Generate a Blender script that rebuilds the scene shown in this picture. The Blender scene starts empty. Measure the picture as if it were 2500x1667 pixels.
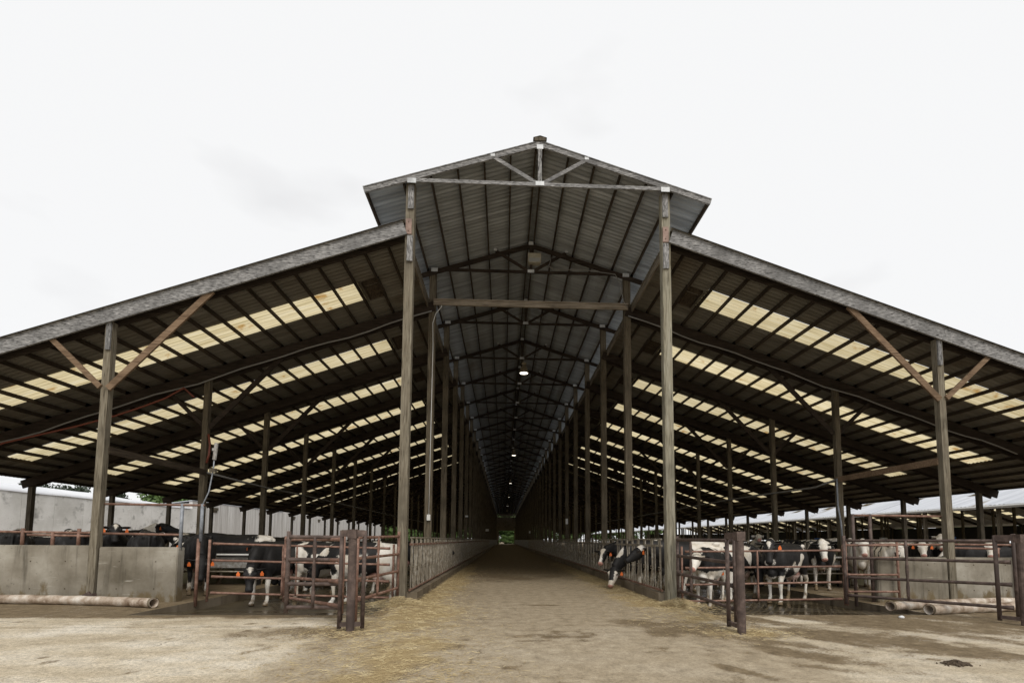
import bpy, bmesh, math, random
import numpy as np
from mathutils import Vector, Matrix
R_ = math.radians
random.seed(7)
rng = np.random.default_rng(11)
sc = bpy.context.scene
COL = sc.collection

# ------------------------------------------------------------------ camera
D, BAY, NB = 10.998, 3.66, 40
CAMP = Vector((-0.7681, 0.0, 1.36756))
PIT, YAW, ROLL = 0.078159, 0.042079, -0.006003
cam = bpy.data.cameras.new('camera')
cam.sensor_width = 36
cam.lens = 1207.756 / 2500 * 36
cam.shift_x = -30.789 / 2500
cam.shift_y = 389.937 / 2500
cam.clip_end = 2000
co = bpy.data.objects.new('camera', cam)
COL.objects.link(co)
ey = Vector((math.sin(YAW) * math.cos(PIT), math.cos(YAW) * math.cos(PIT), math.sin(PIT)))
rt = Vector((math.cos(YAW), -math.sin(YAW), 0))
up = rt.cross(ey)
# image axes: u along rt turned by roll
rx = rt * math.cos(ROLL) - up * math.sin(ROLL)
uy = rt * math.sin(ROLL) + up * math.cos(ROLL)
co.matrix_world = Matrix(((rx.x, uy.x, -ey.x, CAMP.x), (rx.y, uy.y, -ey.y, CAMP.y), (rx.z, uy.z, -ey.z, CAMP.z), (0, 0, 0, 1)))
sc.camera = co
sc.render.resolution_x, sc.render.resolution_y = 1024, 682

# ------------------------------------------------------------------ sky and sun (bright overcast)
SUN_EL, SUN_AZ = R_(46), R_(160)          # behind the viewer, to the left
w = bpy.data.worlds.new('World'); sc.world = w; w.use_nodes = True
nt = w.node_tree; nt.nodes.clear()
N = nt.nodes.new
sky = N('ShaderNodeTexSky'); sky.sky_type = 'NISHITA'; sky.sun_disc = False
sky.sun_elevation = SUN_EL; sky.sun_rotation = SUN_AZ
tc = N('ShaderNodeTexCoord')
mp = N('ShaderNodeMapping'); mp.inputs['Scale'].default_value = (1.3, 1.3, 3.2); mp.inputs['Location'].default_value = (3.1, .4, 1.2)
nz = N('ShaderNodeTexNoise'); nz.inputs['Scale'].default_value = 2.1; nz.inputs['Detail'].default_value = 4; nz.inputs['Roughness'].default_value = .45
rp = N('ShaderNodeValToRGB')
rp.color_ramp.elements[0].position = .27; rp.color_ramp.elements[0].color = (6.8, 6.8, 6.85, 1)
rp.color_ramp.elements[1].position = .41; rp.color_ramp.elements[1].color = (7.75, 7.77, 7.8, 1)
mx = N('ShaderNodeMix'); mx.data_type = 'RGBA'; mx.inputs['Factor'].default_value = .97
bg = N('ShaderNodeBackground'); bg.inputs['Strength'].default_value = .1
out = N('ShaderNodeOutputWorld')
L = nt.links.new
L(tc.outputs['Generated'], mp.inputs['Vector']); L(mp.outputs[0], nz.inputs['Vector']); L(nz.outputs['Fac'], rp.inputs[0])
L(sky.outputs[0], mx.inputs['A']); L(rp.outputs[0], mx.inputs['B']); L(mx.outputs['Result'], bg.inputs['Color']); L(bg.outputs[0], out.inputs[0])
sl = bpy.data.lights.new('sun', 'SUN'); sl.energy = 1.5; sl.angle = R_(30); sl.color = (1, .94, .85)
so = bpy.data.objects.new('sun', sl); COL.objects.link(so)
sd = Vector((math.sin(SUN_AZ) * math.cos(SUN_EL), math.cos(SUN_AZ) * math.cos(SUN_EL), math.sin(SUN_EL)))
so.rotation_euler = sd.to_track_quat('Z', 'Y').to_euler()
so.location = (0, -20, 40)
sc.view_settings.view_transform = 'Standard'
sc.view_settings.look = 'None'
sc.view_settings.exposure = 0.3
sc.view_settings.gamma = 1
sc.render.engine = 'CYCLES'
sc.cycles.use_denoising = True
sc.cycles.max_bounces = 8
sc.cycles.diffuse_bounces = 5
sc.cycles.transmission_bounces = 6
sc.cycles.sample_clamp_indirect = 6

# ------------------------------------------------------------------ materials
class NB_:
    """small helper that builds a node material"""
    def __init__(s, name):
        s.m = bpy.data.materials.new(name); s.m.use_nodes = True
        s.t = s.m.node_tree; s.b = s.t.nodes['Principled BSDF']
        s.tc = None
    def n(s, ty, **kw):
        x = s.t.nodes.new(ty)
        for k, v in kw.items(): setattr(x, k, v)
        return x
    def l(s, a, b): s.t.links.new(a, b)
    def coord(s, scale=(1, 1, 1), rnd=True):
        if s.tc is None:
            tc = s.n('ShaderNodeTexCoord')
            if rnd:
                oi = s.n('ShaderNodeObjectInfo')
                vm = s.n('ShaderNodeVectorMath', operation='SCALE'); vm.inputs[0].default_value = (37, 51, 23)
                s.l(oi.outputs['Random'], vm.inputs['Scale'])
                ad = s.n('ShaderNodeVectorMath', operation='ADD')
                s.l(tc.outputs['Object'], ad.inputs[0]); s.l(vm.outputs[0], ad.inputs[1]); s.tc = ad.outputs[0]
            else: s.tc = tc.outputs['Object']
        mp = s.n('ShaderNodeMapping'); mp.inputs['Scale'].default_value = scale
        s.l(s.tc, mp.inputs['Vector']); return mp.outputs[0]
    def noise(s, scale=(1, 1, 1), sc=1, det=4, rough=.55, rnd=True):
        x = s.n('ShaderNodeTexNoise'); x.inputs['Scale'].default_value = sc; x.inputs['Detail'].default_value = det; x.inputs['Roughness'].default_value = rough
        s.l(s.coord(scale, rnd), x.inputs['Vector']); return x.outputs['Fac']
    def ramp(s, fac, stops):
        r = s.n('ShaderNodeValToRGB'); e = r.color_ramp.elements
        while len(e) < len(stops): e.new(.5)
        for q, (p, c) in zip(e, stops):
            q.position = p; q.color = (*c, 1) if len(c) == 3 else c
        s.l(fac, r.inputs[0]); return r.outputs[0]
    def mix(s, f, a, b, mode='MIX'):
        x = s.n('ShaderNodeMix', data_type='RGBA', blend_type=mode)
        for v, i in ((f, 'Factor'), (a, 'A'), (b, 'B')):
            if isinstance(v, (int, float)): x.inputs[i].default_value = v
            elif isinstance(v, tuple): x.inputs[i].default_value = (*v, 1)
            else: s.l(v, x.inputs[i])
        return x.outputs['Result']
    def step(s, v, a, b):
        x = s.n('ShaderNodeMapRange', interpolation_type='SMOOTHSTEP')
        x.inputs['From Min'].default_value = a; x.inputs['From Max'].default_value = b
        s.l(v, x.inputs['Value']); return x.outputs[0]
    def bump(s, h, st=.3, d=.01):
        x = s.n('ShaderNodeBump'); x.inputs['Strength'].default_value = st; x.inputs['Distance'].default_value = d
        s.l(h, x.inputs['Height']); s.l(x.outputs[0], s.b.inputs['Normal'])
    def fin(s, col, rough=.8, metal=0, spec=None):
        if isinstance(col, tuple): s.b.inputs['Base Color'].default_value = (*col, 1)
        else: s.l(col, s.b.inputs['Base Color'])
        if isinstance(rough, (int, float)): s.b.inputs['Roughness'].default_value = rough
        else: s.l(rough, s.b.inputs['Roughness'])
        s.b.inputs['Metallic'].default_value = metal
        if spec is not None: s.b.inputs['Specular IOR Level'].default_value = spec
        return s.m
def gray(v): return (v, v, v)

def wood(name, dark, mid, light, ax, along=.8, rough=.85):
    b = NB_(name)
    sc_ = [15, 15, 15]; sc_[ax] = along
    f1 = b.noise(tuple(sc_), 2.2, 6, .62)
    f2 = b.noise((1, 1, 1), 1.3, 3)
    sf = [55, 55, 55]; sf[ax] = along * 3
    f3 = b.noise(tuple(sf), 1.0, 3)
    c = b.ramp(f1, [(.3, dark), (.5, mid), (.72, light)])
    c = b.mix(b.step(f2, .45, .75), c, tuple(x * .6 for x in mid))
    c = b.mix(b.step(f3, .52, .68), c, tuple(x * .55 for x in dark))
    b.bump(f3, .35, .004)
    return b.fin(c, rough, spec=.2)
M = {}
WG = ((.085, .083, .082), (.23, .228, .227), (.44, .435, .43))
M['rake_x'] = wood('weathered_grey_board', *WG, 0, 3.2)
M['rake_z'] = wood('weathered_grey_board_upright', *WG, 2, 3.2)
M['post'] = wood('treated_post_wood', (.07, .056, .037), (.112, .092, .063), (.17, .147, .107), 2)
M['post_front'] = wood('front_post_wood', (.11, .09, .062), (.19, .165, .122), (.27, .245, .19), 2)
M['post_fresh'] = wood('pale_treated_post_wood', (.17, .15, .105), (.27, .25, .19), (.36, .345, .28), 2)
M['post_dark'] = wood('old_post_wood', (.06, .05, .035), (.10, .085, .062), (.15, .13, .10), 2)
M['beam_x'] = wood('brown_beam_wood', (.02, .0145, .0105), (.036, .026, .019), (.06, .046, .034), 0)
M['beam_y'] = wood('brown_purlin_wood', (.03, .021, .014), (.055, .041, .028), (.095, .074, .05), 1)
M['beam_light'] = wood('pale_beam_wood', (.16, .13, .095), (.25, .21, .16), (.36, .31, .25), 0)
M['header'] = wood('pale_header_wood', (.12, .10, .075), (.2, .17, .13), (.28, .25, .2), 1)
M['brace'] = wood('reddish_brace_wood', (.12, .075, .045), (.20, .135, .085), (.29, .21, .14), 0)

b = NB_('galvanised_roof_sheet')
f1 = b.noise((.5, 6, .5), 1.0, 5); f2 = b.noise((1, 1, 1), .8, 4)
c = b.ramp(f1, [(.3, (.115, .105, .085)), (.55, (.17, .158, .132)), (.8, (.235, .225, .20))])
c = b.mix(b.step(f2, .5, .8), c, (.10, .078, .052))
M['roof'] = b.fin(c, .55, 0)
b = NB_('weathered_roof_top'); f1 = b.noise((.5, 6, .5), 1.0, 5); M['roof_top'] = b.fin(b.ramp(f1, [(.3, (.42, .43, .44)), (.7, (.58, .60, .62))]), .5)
b = NB_('galvanised_upper_sheet')
f1 = b.noise((.5, 6, .5), 1.0, 5); f2 = b.noise((1, 1, 1), .8, 4)
c = b.ramp(f1, [(.3, (.19, .2, .205)), (.55, (.30, .32, .335)), (.8, (.46, .485, .51))])
c = b.mix(b.step(f2, .55, .85), c, (.15, .135, .105))
M['roof_up'] = b.fin(c, .45, 0)
b = NB_('neighbour_roof_sheet')
f1 = b.noise((.15, 3.0, .15), 1.0, 4); f2 = b.noise((.25, .9, .25), 1.0, 3)
c = b.ramp(f1, [(.3, (.42, .44, .48)), (.7, (.60, .62, .66))])
c = b.mix(b.step(f2, .6, .72), c, (.27, .24, .20))
M['nroof'] = b.fin(c, .5, .1)
b = NB_('yellowed_fibreglass_skylight')
f1 = b.noise((.6, 9, .6), 1.2, 5); f2 = b.noise((1.2, 1.2, 1.2), 1.5, 5)
c = b.ramp(f1, [(.3, (.53, .44, .25)), (.5, (.68, .585, .37)), (.68, (.74, .66, .46))])
f3 = b.noise((.25, 24, .25), 1.0, 2)
c = b.mix(b.step(f3, .5, .62), c, b.mix(.5, c, (.38, .30, .14)))
c = b.mix(b.step(f2, .60, .74), c, (.42, .25, .08))
oi_ = b.n('ShaderNodeObjectInfo'); hs = b.n('ShaderNodeHueSaturation'); mr = b.n('ShaderNodeMapRange'); b.l(oi_.outputs['Random'], mr.inputs['Value']); mr.inputs['To Min'].default_value = .86; mr.inputs['To Max'].default_value = 1.1
b.l(mr.outputs[0], hs.inputs['Value']); b.l(c, hs.inputs['Color']); c = hs.outputs[0]
tr = b.n('ShaderNodeBsdfTranslucent'); b.l(c, tr.inputs['Color'])
df = b.n('ShaderNodeBsdfDiffuse'); b.l(c, df.inputs['Color'])
ms = b.n('ShaderNodeMixShader'); ms.inputs[0].default_value = .9
b.l(df.outputs[0], ms.inputs[1]); b.l(tr.outputs[0], ms.inputs[2]); b.l(ms.outputs[0], b.t.nodes['Material Output'].inputs['Surface'])
M['sky'] = b.m
def rusty(name, a, c2, d, rough=.7):
    b = NB_(name)
    f1 = b.noise((1, 1, 1), 9, 6, .65); f2 = b.noise((1, 1, 1), 2.2, 4)
    c = b.ramp(f1, [(.32, a), (.52, c2), (.7, d)])
    c = b.mix(b.step(f2, .5, .7), c, tuple(x * .62 for x in c2))
    b.bump(f1, .3, .003)
    return b.fin(c, rough, .1)
M['rust'] = rusty('rusty_orange_pipe', (.13, .066, .044), (.225, .125, .09), (.37, .245, .19))
M['rust_dark'] = rusty('rusty_dark_pipe', (.05, .033, .027), (.095, .066, .055), (.18, .13, .11))
M['galv'] = rusty('galvanised_pipe', (.16, .13, .10), (.33, .32, .30), (.50, .50, .50), .45)
M['galv_blue'] = rusty('grey_zinc_pipe', (.14, .15, .17), (.24, .26, .29), (.34, .36, .40), .5)
M['galv_brown'] = rusty('dirty_galvanised_pipe', (.13, .10, .065), (.29, .255, .20), (.44, .42, .37), .5)
M['tin'] = rusty('gusset_plate_metal', (.40, .42, .43), (.52, .54, .56), (.62, .64, .66), .5)
M['plate'] = rusty('brown_steel_plate', (.19, .12, .09), (.27, .18, .145), (.32, .23, .19), .6)
M['pvc'] = NB_('white_conduit').fin((.62, .62, .60), .45)
b = NB_('dirty_white_plastic_pipe')
f1 = b.noise((1, 1, 1), 2.6, 6, .65); f2 = b.noise((1, 1, 1), 9, 4)
c = b.ramp(f1, [(.36, (.17, .11, .07)), (.5, (.40, .32, .245)), (.64, (.66, .61, .54))])
c = b.mix(b.step(f2, .55, .7), c, (.55, .46, .38))
M['pipe'] = b.fin(c, .5)
def concrete(name, a, c2, d, streak=True, sx=1.0, splash=False):
    b = NB_(name)
    f1 = b.noise((1, 1, 1), .9 * sx, 6, .6); f2 = b.noise((2.6, 2.6, .22) if streak else (1, 1, 1), 1.6, 5, .6); f3 = b.noise((1, 1, 1), 14, 4)
    f4 = b.noise((1, 1, 9), 1.3, 3)
    c = b.ramp(f1, [(.32, a), (.52, c2), (.7, d)])
    c = b.mix(b.step(f2, .52, .74), c, tuple(x * .55 for x in a))
    c = b.mix(b.step(f4, .64, .74), c, d)
    c = b.mix(b.step(f3, .62, .74), c, tuple(x * .7 for x in c2))
    if splash:
        gz = b.n('ShaderNodeSeparateXYZ'); b.l(b.n('ShaderNodeTexCoord').outputs['Object'], gz.inputs[0])
        mz = b.n('ShaderNodeMath', operation='MULTIPLY_ADD'); b.l(b.noise((1, 1, .5), 3.5, 6, .7), mz.inputs[0]); mz.inputs[1].default_value = -1.6; b.l(gz.outputs['Z'], mz.inputs[2])
        c = b.mix(b.step(mz.outputs[0], -.55, -.8), c, (.15, .115, .065))
    b.bump(f3, .25, .006)
    return b.fin(c, .85, spec=.25)
M['wall'] = concrete('stained_concrete_wall', (.13, .112, .082), (.25, .225, .18), (.40, .375, .32), splash=True)
M['wall_pale'] = concrete('pale_bunker_concrete', (.52, .51, .48), (.70, .69, .665), (.80, .79, .775), False, sx=.5)
M['curb'] = concrete('brown_concrete_kerb', (.12, .095, .065), (.19, .155, .11), (.27, .23, .175))
M['moss'] = concrete('mossy_concrete', (.12, .115, .06), (.22, .20, .13), (.30, .28, .2))
b = NB_('white_tarpaulin'); f = b.noise((1, 1, 1), .6, 4); M['tarp'] = b.fin(b.ramp(f, [(.3, (.60, .62, .66)), (.7, (.74, .75, .78))]), .4)
b = NB_('old_board_cladding')
wv = b.noise((0, 4.2, .12), 1.0, 5, .7); f2 = b.noise((0, 30, .3), 1, 3)
c = b.ramp(wv, [(.28, (.30, .28, .26)), (.5, (.56, .545, .525)), (.72, (.72, .71, .70))])
c = b.mix(b.step(f2, .58, .7), c, (.17, .15, .13))
M['boards'] = b.fin(c, .8)
b = NB_('leaf'); f = b.noise((1, 1, 1), .5, 3); f2 = b.noise((1, 1, 1), 6, 2)
c = b.ramp(f, [(.3, (.07, .13, .03)), (.55, (.115, .20, .045)), (.8, (.17, .26, .06))])
M['leaf'] = b.fin(b.mix(.4, c, b.ramp(f2, [(.3, (.03, .06, .015)), (.7, (.12, .19, .05))])), .6)
b.b.inputs['Transmission Weight'].default_value = 0
M['leaf_dark'] = NB_('dark_leaf').fin((.03, .045, .025), .7)
M['bark'] = wood('bark', (.05, .04, .03), (.09, .075, .06), (.14, .12, .1), 2)
M['straw'] = None
b = NB_('straw_blade'); oi = b.noise((1, 1, 1), 5, 2)
M['straw'] = b.fin(b.ramp(oi, [(.3, (.22, .155, .075)), (.5, (.40, .31, .16)), (.72, (.62, .52, .31))]), .7)
M['dung'] = NB_('dung').fin((.06, .04, .022), .8)
M['orange'] = NB_('orange_plastic_tag').fin((.78, .17, .03), .5)
M['eye'] = NB_('eye_gloss').fin((.008, .006, .006), .12)
M['hose'] = NB_('red_hose').fin((.17, .04, .022), .5)
M['cable'] = NB_('grey_cable').fin((.20, .195, .185), .5)
M['black'] = NB_('black_rubber').fin((.02, .02, .02), .6)
M['paper'] = NB_('white_sign_sheet').fin((.66, .67, .68), .6)
M['blue'] = NB_('blue_plastic').fin((.05, .14, .42), .5)
M['housing'] = rusty('lamp_housing_metal', (.16, .12, .07), (.26, .21, .13), (.34, .29, .2), .5)
M['flood'] = rusty('floodlight_casing', (.26, .24, .18), (.36, .33, .26), (.44, .41, .34), .5)
b = NB_('lamp_glow'); b.b.inputs['Emission Color'].default_value = (1, .93, .8, 1); b.b.inputs['Emission Strength'].default_value = 4; M['glow'] = b.fin((.9, .9, .85), .5)
M['glass'] = NB_('lamp_glass').fin((.32, .33, .33), .12)
b = NB_('pen_floor_wet')
f1 = b.noise((1, 1, 1), 1.4, 5, .6, False); f2 = b.noise((1, 1, 1), .55, 3, .5, False); f3 = b.noise((1, 1, 1), 18, 4, .6, False)
wv = b.n('ShaderNodeTexWave', wave_type='BANDS', bands_direction='X'); wv.inputs['Scale'].default_value = 2.4; wv.inputs['Distortion'].default_value = .4
mp = b.n('ShaderNodeMapping'); mp.inputs['Rotation'].default_value = (0, 0, R_(32)); b.l(b.coord(rnd=False), mp.inputs[0]); b.l(mp.outputs[0], wv.inputs['Vector'])
c = b.ramp(f1, [(.3, (.022, .017, .011)), (.5, (.05, .038, .022)), (.72, (.10, .078, .045))])
c = b.mix(b.mix(.5, b.step(wv.outputs['Fac'], .62, .9), b.step(f3, .3, .6), 'MULTIPLY'), c, (.13, .105, .065))
b.bump(b.mix(.5, f3, wv.outputs['Fac']), .25, .012)
M['pen'] = b.fin(c, b.ramp(f2, [(.4, gray(.10)), (.6, gray(.5))]))
# yard: painted dirt / straw shapes and the far drive's shade come from a mesh attribute, grain from noise
b = NB_('yard_concrete')
at = b.n('ShaderNodeAttribute', attribute_name='stain'); sp = b.n('ShaderNodeSeparateColor'); b.l(at.outputs['Color'], sp.inputs[0])
g1 = b.noise((1, 1, 1), 26, 5, .7, False); g2 = b.noise((1, 1, 1), 90, 3, .6, False); g3 = b.noise((.5, .9, 1), 1.2, 5, .6, False); g4 = b.noise((1, 1, 1), 5, 5, .65, False)
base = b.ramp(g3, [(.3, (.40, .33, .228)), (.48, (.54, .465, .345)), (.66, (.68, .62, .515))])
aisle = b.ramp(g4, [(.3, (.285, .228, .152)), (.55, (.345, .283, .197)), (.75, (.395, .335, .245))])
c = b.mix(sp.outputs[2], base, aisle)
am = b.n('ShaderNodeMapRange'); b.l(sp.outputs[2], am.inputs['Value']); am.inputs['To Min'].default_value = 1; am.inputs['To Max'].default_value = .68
gr = b.ramp(g1, [(.34, gray(.6)), (.5, gray(.98)), (.66, gray(1.25))]); gr2 = b.ramp(g2, [(.36, gray(.66)), (.5, gray(1.0)), (.64, gray(1.2))]); c = b.mix(am.outputs[0], c, b.ramp(g4, [(.32, gray(.78)), (.5, gray(1.0)), (.68, gray(1.12))]), 'MULTIPLY')
vo = b.n('ShaderNodeTexVoronoi', feature='DISTANCE_TO_EDGE'); vo.inputs['Scale'].default_value = .33; wn = b.n('ShaderNodeTexNoise'); wn.inputs['Scale'].default_value = 1.6; wn.inputs['Detail'].default_value = 6; wn.inputs['Roughness'].default_value = .7; b.l(b.coord(rnd=False), wn.inputs['Vector']); wa = b.n('ShaderNodeVectorMath', operation='MULTIPLY_ADD'); b.l(wn.outputs['Color'], wa.inputs[0]); wa.inputs[1].default_value = (1.5, 1.5, 0); b.l(b.coord(rnd=False), wa.inputs[2]); b.l(wa.outputs[0], vo.inputs['Vector']); c = b.mix(b.mix(1.0, b.step(vo.outputs['Distance'], .0035, .001), b.step(g3, .48, .6), 'MULTIPLY'), c, (.15, .12, .085))
c = b.mix(am.outputs[0], c, gr, 'MULTIPLY'); c = b.mix(am.outputs[0], c, gr2, 'MULTIPLY')
c = b.mix(b.step(g1, .60, .74), c, b.mix(.4, c, (.16, .13, .09)))
c = b.mix(b.step(g2, .62, .72), c, b.mix(.35, c, (.12, .10, .07)))
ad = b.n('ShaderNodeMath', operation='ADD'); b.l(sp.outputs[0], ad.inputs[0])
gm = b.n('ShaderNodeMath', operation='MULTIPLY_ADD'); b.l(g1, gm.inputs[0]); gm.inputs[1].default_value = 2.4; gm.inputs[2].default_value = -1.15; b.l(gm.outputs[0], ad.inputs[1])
dirt_shade = b.mix(1.0, b.ramp(g4, [(.3, (.115, .085, .05)), (.55, (.195, .148, .09)), (.75, (.28, .22, .14))]), gr, 'MULTIPLY')
c = b.mix(b.step(ad.outputs[0], .35, .7), c, dirt_shade)
ad2 = b.n('ShaderNodeMath', operation='ADD'); b.l(sp.outputs[1], ad2.inputs[0])
gm2 = b.n('ShaderNodeMath', operation='MULTIPLY_ADD'); b.l(g2, gm2.inputs[0]); gm2.inputs[1].default_value = 1.2; gm2.inputs[2].default_value = -.6; b.l(gm2.outputs[0], ad2.inputs[1])
strw = b.ramp(g2, [(.35, (.17, .115, .05)), (.5, (.31, .23, .115)), (.66, (.47, .375, .21))])
c = b.mix(b.step(ad2.outputs[0], .3, .75), c, strw)
b.bump(b.mix(.5, g1, g2), .3, .008)
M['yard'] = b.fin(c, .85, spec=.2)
b = NB_('cow_coat')
a1 = b.n('ShaderNodeAttribute', attribute_name='coat'); a2 = b.n('ShaderNodeAttribute', attribute_name='skin')
nn = b.noise((1, 1, 1), 30, 3); n2 = b.noise((1, 1, 1), 4, 3)
mm = b.n('ShaderNodeMath', operation='MULTIPLY_ADD'); b.l(nn, mm.inputs[0]); mm.inputs[1].default_value = .10; mm.inputs[2].default_value = -.05
ad = b.n('ShaderNodeMath', operation='ADD'); b.l(a1.outputs['Fac'], ad.inputs[0]); b.l(mm.outputs[0], ad.inputs[1])
wh = b.ramp(n2, [(.35, (.58, .52, .43)), (.55, (.74, .70, .63)), (.75, (.82, .79, .74))])
bl = b.ramp(n2, [(.35, (.010, .0095, .0095)), (.7, (.02, .0185, .018))])
c = b.mix(b.step(ad.outputs[0], -.02, .02), bl, wh)
c = b.mix(b.step(a2.outputs['Fac'], .2, .6), c, (.50, .27, .22))
ng = b.n('ShaderNodeMath', operation='MULTIPLY'); b.l(a2.outputs['Fac'], ng.inputs[0]); ng.inputs[1].default_value = -1
c = b.mix(b.step(ng.outputs[0], .2, .6), c, (.05, .038, .03))
# mud on the lower legs, a stain with its own ragged edge
gz = b.n('ShaderNodeSeparateXYZ'); b.l(b.n('ShaderNodeTexCoord').outputs['Object'], gz.inputs[0])
mz = b.n('ShaderNodeMath', operation='MULTIPLY_ADD'); b.l(n2, mz.inputs[0]); mz.inputs[1].default_value = .9; b.l(gz.outputs['Z'], mz.inputs[2])
c = b.mix(b.step(mz.outputs[0], .68, .46), c, (.20, .145, .085))
b.bump(nn, .12, .01)
M['coat'] = b.fin(c, .62, spec=.3)

# ------------------------------------------------------------------ mesh helpers
def vnoise(P, seed=0):
    """vectorised value noise in 3-D, -1..1"""
    P = np.asarray(P, float); i = np.floor(P).astype(np.int64); f = P - i; f = f * f * (3 - 2 * f)
    def h(a, b_, c):
        n = (a * 374761393 + b_ * 668265263 + c * 2147483647 + seed * 974711) & 0x7fffffff
        n = ((n ^ (n >> 13)) * 1274126177) & 0x7fffffff
        n = n ^ (n >> 16)
        return (n % 100003) / 50001.5 - 1
    r = 0
    for dx in (0, 1):
        for dy in (0, 1):
            for dz in (0, 1):
                wgt = (f[:, 0] if dx else 1 - f[:, 0]) * (f[:, 1] if dy else 1 - f[:, 1]) * (f[:, 2] if dz else 1 - f[:, 2])
                r = r + wgt * h(i[:, 0] + dx, i[:, 1] + dy, i[:, 2] + dz)
    return r
def fbm(P, seed=0, o=4):
    P = np.asarray(P, float); r = 0; a = 1; t = 0
    for k in range(o):
        r = r + a * vnoise(P * 2 ** k + 17.3 * k, seed + k); t += a; a *= .5
    return r / t

def tag(o, label=None, cat=None, group=None, kind=None):
    if label: o['label'] = label
    if cat: o['category'] = cat
    if group: o['group'] = group
    if kind: o['kind'] = kind
    return o
def empty(name, loc=(0, 0, 0), rz=0):
    o = bpy.data.objects.new(name, None); COL.objects.link(o); o.location = loc; o.rotation_euler = (0, 0, rz); return o
def obj(name, bm, mat, parent=None, smooth=False):
    me = bpy.data.meshes.new(name); bmesh.ops.recalc_face_normals(bm, faces=bm.faces) if len(bm.faces) < 60000 else None
    bm.to_mesh(me); bm.free()
    if smooth: me.polygons.foreach_set('use_smooth', [True] * len(me.polygons))
    me.materials.append(mat)
    o = bpy.data.objects.new(name, me); COL.objects.link(o)
    if parent: o.parent = parent
    return o
def NBM(): return bmesh.new()
def bx(bm, x0, x1, y0, y1, z0, z1):
    v = [bm.verts.new(p) for p in ((x0, y0, z0), (x1, y0, z0), (x1, y1, z0), (x0, y1, z0), (x0, y0, z1), (x1, y0, z1), (x1, y1, z1), (x0, y1, z1))]
    for f in ((3, 2, 1, 0), (4, 5, 6, 7), (0, 1, 5, 4), (1, 2, 6, 5), (2, 3, 7, 6), (3, 0, 4, 7)): bm.faces.new([v[i] for i in f])
    return v
def beam(bm, p, q, wd, ht, upv=(0, 0, 1)):
    """rectangular bar from p to q: wd across, ht along upv"""
    p, q = Vector(p), Vector(q); d = (q - p).normalized(); u = Vector(upv); s = d.cross(u).normalized(); u = s.cross(d)
    v = [bm.verts.new(c + s * a * wd / 2 + u * e * ht / 2) for c in (p, q) for a, e in ((-1, -1), (1, -1), (1, 1), (-1, 1))]
    for f in ((3, 2, 1, 0), (4, 5, 6, 7), (0, 1, 5, 4), (1, 2, 6, 5), (2, 3, 7, 6), (3, 0, 4, 7)): bm.faces.new([v[i] for i in f])
def tube(bm, pts, r, n=8, cap=True):
    pts = [Vector(p) for p in pts]; rs = r if isinstance(r, (list, tuple)) else [r] * len(pts)
    prev = None; rings = []
    for i, p in enumerate(pts):
        d = (pts[min(i + 1, len(pts) - 1)] - pts[max(i - 1, 0)]).normalized()
        if prev is None:
            s = d.cross(Vector((0, 0, 1)))
            if s.length < .05: s = d.cross(Vector((0, 1, 0)))
        else: s = prev - d * prev.dot(d)
        s.normalize(); prev = s; u = d.cross(s)
        rings.append([bm.verts.new(p + (s * math.cos(a) + u * math.sin(a)) * rs[i]) for a in (2 * math.pi * k / n for k in range(n))])
    for a, c in zip(rings, rings[1:]):
        for k in range(n): bm.faces.new((a[k], a[(k + 1) % n], c[(k + 1) % n], c[k]))
    if cap: bm.faces.new(rings[0][::-1]); bm.faces.new(rings[-1])
def lathe(bm, prof, c=(0, 0, 0), n=16):
    c = Vector(c); rings = [[bm.verts.new(c + Vector((r * math.cos(2 * math.pi * k / n), r * math.sin(2 * math.pi * k / n), z))) for k in range(n)] for r, z in prof]
    for a, d in zip(rings, rings[1:]):
        for k in range(n): bm.faces.new((a[k], a[(k + 1) % n], d[(k + 1) % n], d[k]))
    bm.faces.new(rings[0][::-1]); bm.faces.new(rings[-1])
def part(name, mat, parent, fn, smooth=False):
    bm = NBM(); fn(bm); return obj(name, bm, mat, parent, smooth)
def dup(o, parent=None, loc=None):
    c = o.copy(); COL.objects.link(c)
    if parent: c.parent = parent
    if loc: c.location = loc
    return c
def pydata(name, V, F, mat, parent=None, smooth=False):
    me = bpy.data.meshes.new(name); me.from_pydata(V, [], F); me.update()
    if smooth: me.polygons.foreach_set('use_smooth', [True] * len(me.polygons))
    me.materials.append(mat); o = bpy.data.objects.new(name, me); COL.objects.link(o)
    if parent: o.parent = parent
    return o

# ------------------------------------------------------------------ ground
YEND = D + BAY * NB
PX0, PX1, PY0 = 3.15, 7.45, 9.2      # the two sunken cow alleys
def lines(*segs):
    r = []
    for a, b_, s in segs: r += list(np.arange(a, b_ - 1e-6, s))
    return np.array(r + [segs[-1][1]])
gx = lines((-400, -40, 60), (-40, -16, 4), (-16, -PX1, .09), (-PX1, -PX0, .0717), (-PX0, PX0, .07), (PX0, PX1, .0717), (PX1, 16, .09), (16, 40, 4), (40, 400, 60))
gy = lines((-120, 0, 20), (0, 2, 1), (2, PY0, .06), (PY0, 14, .06), (14, 40, .35), (40, YEND, 4), (YEND, 600, 40))
GX, GY = np.meshgrid(gx, gy)
nx, ny = len(gx), len(gy)
gv = np.stack([GX.ravel(), GY.ravel(), np.zeros(GX.size)], 1)
q = (np.arange(ny - 1)[:, None] * nx + np.arange(nx - 1)[None]).ravel()
cx_, cy_ = (GX[:-1, :-1] + GX[1:, 1:]).ravel() / 2, (GY[:-1, :-1] + GY[1:, 1:]).ravel() / 2
keep = ~((np.abs(cx_) > PX0) & (np.abs(cx_) < PX1) & (cy_ > PY0) & (cy_ < YEND))
q = q[keep]
gf = np.stack([q, q + 1, q + 1 + nx, q + nx], 1)
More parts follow.
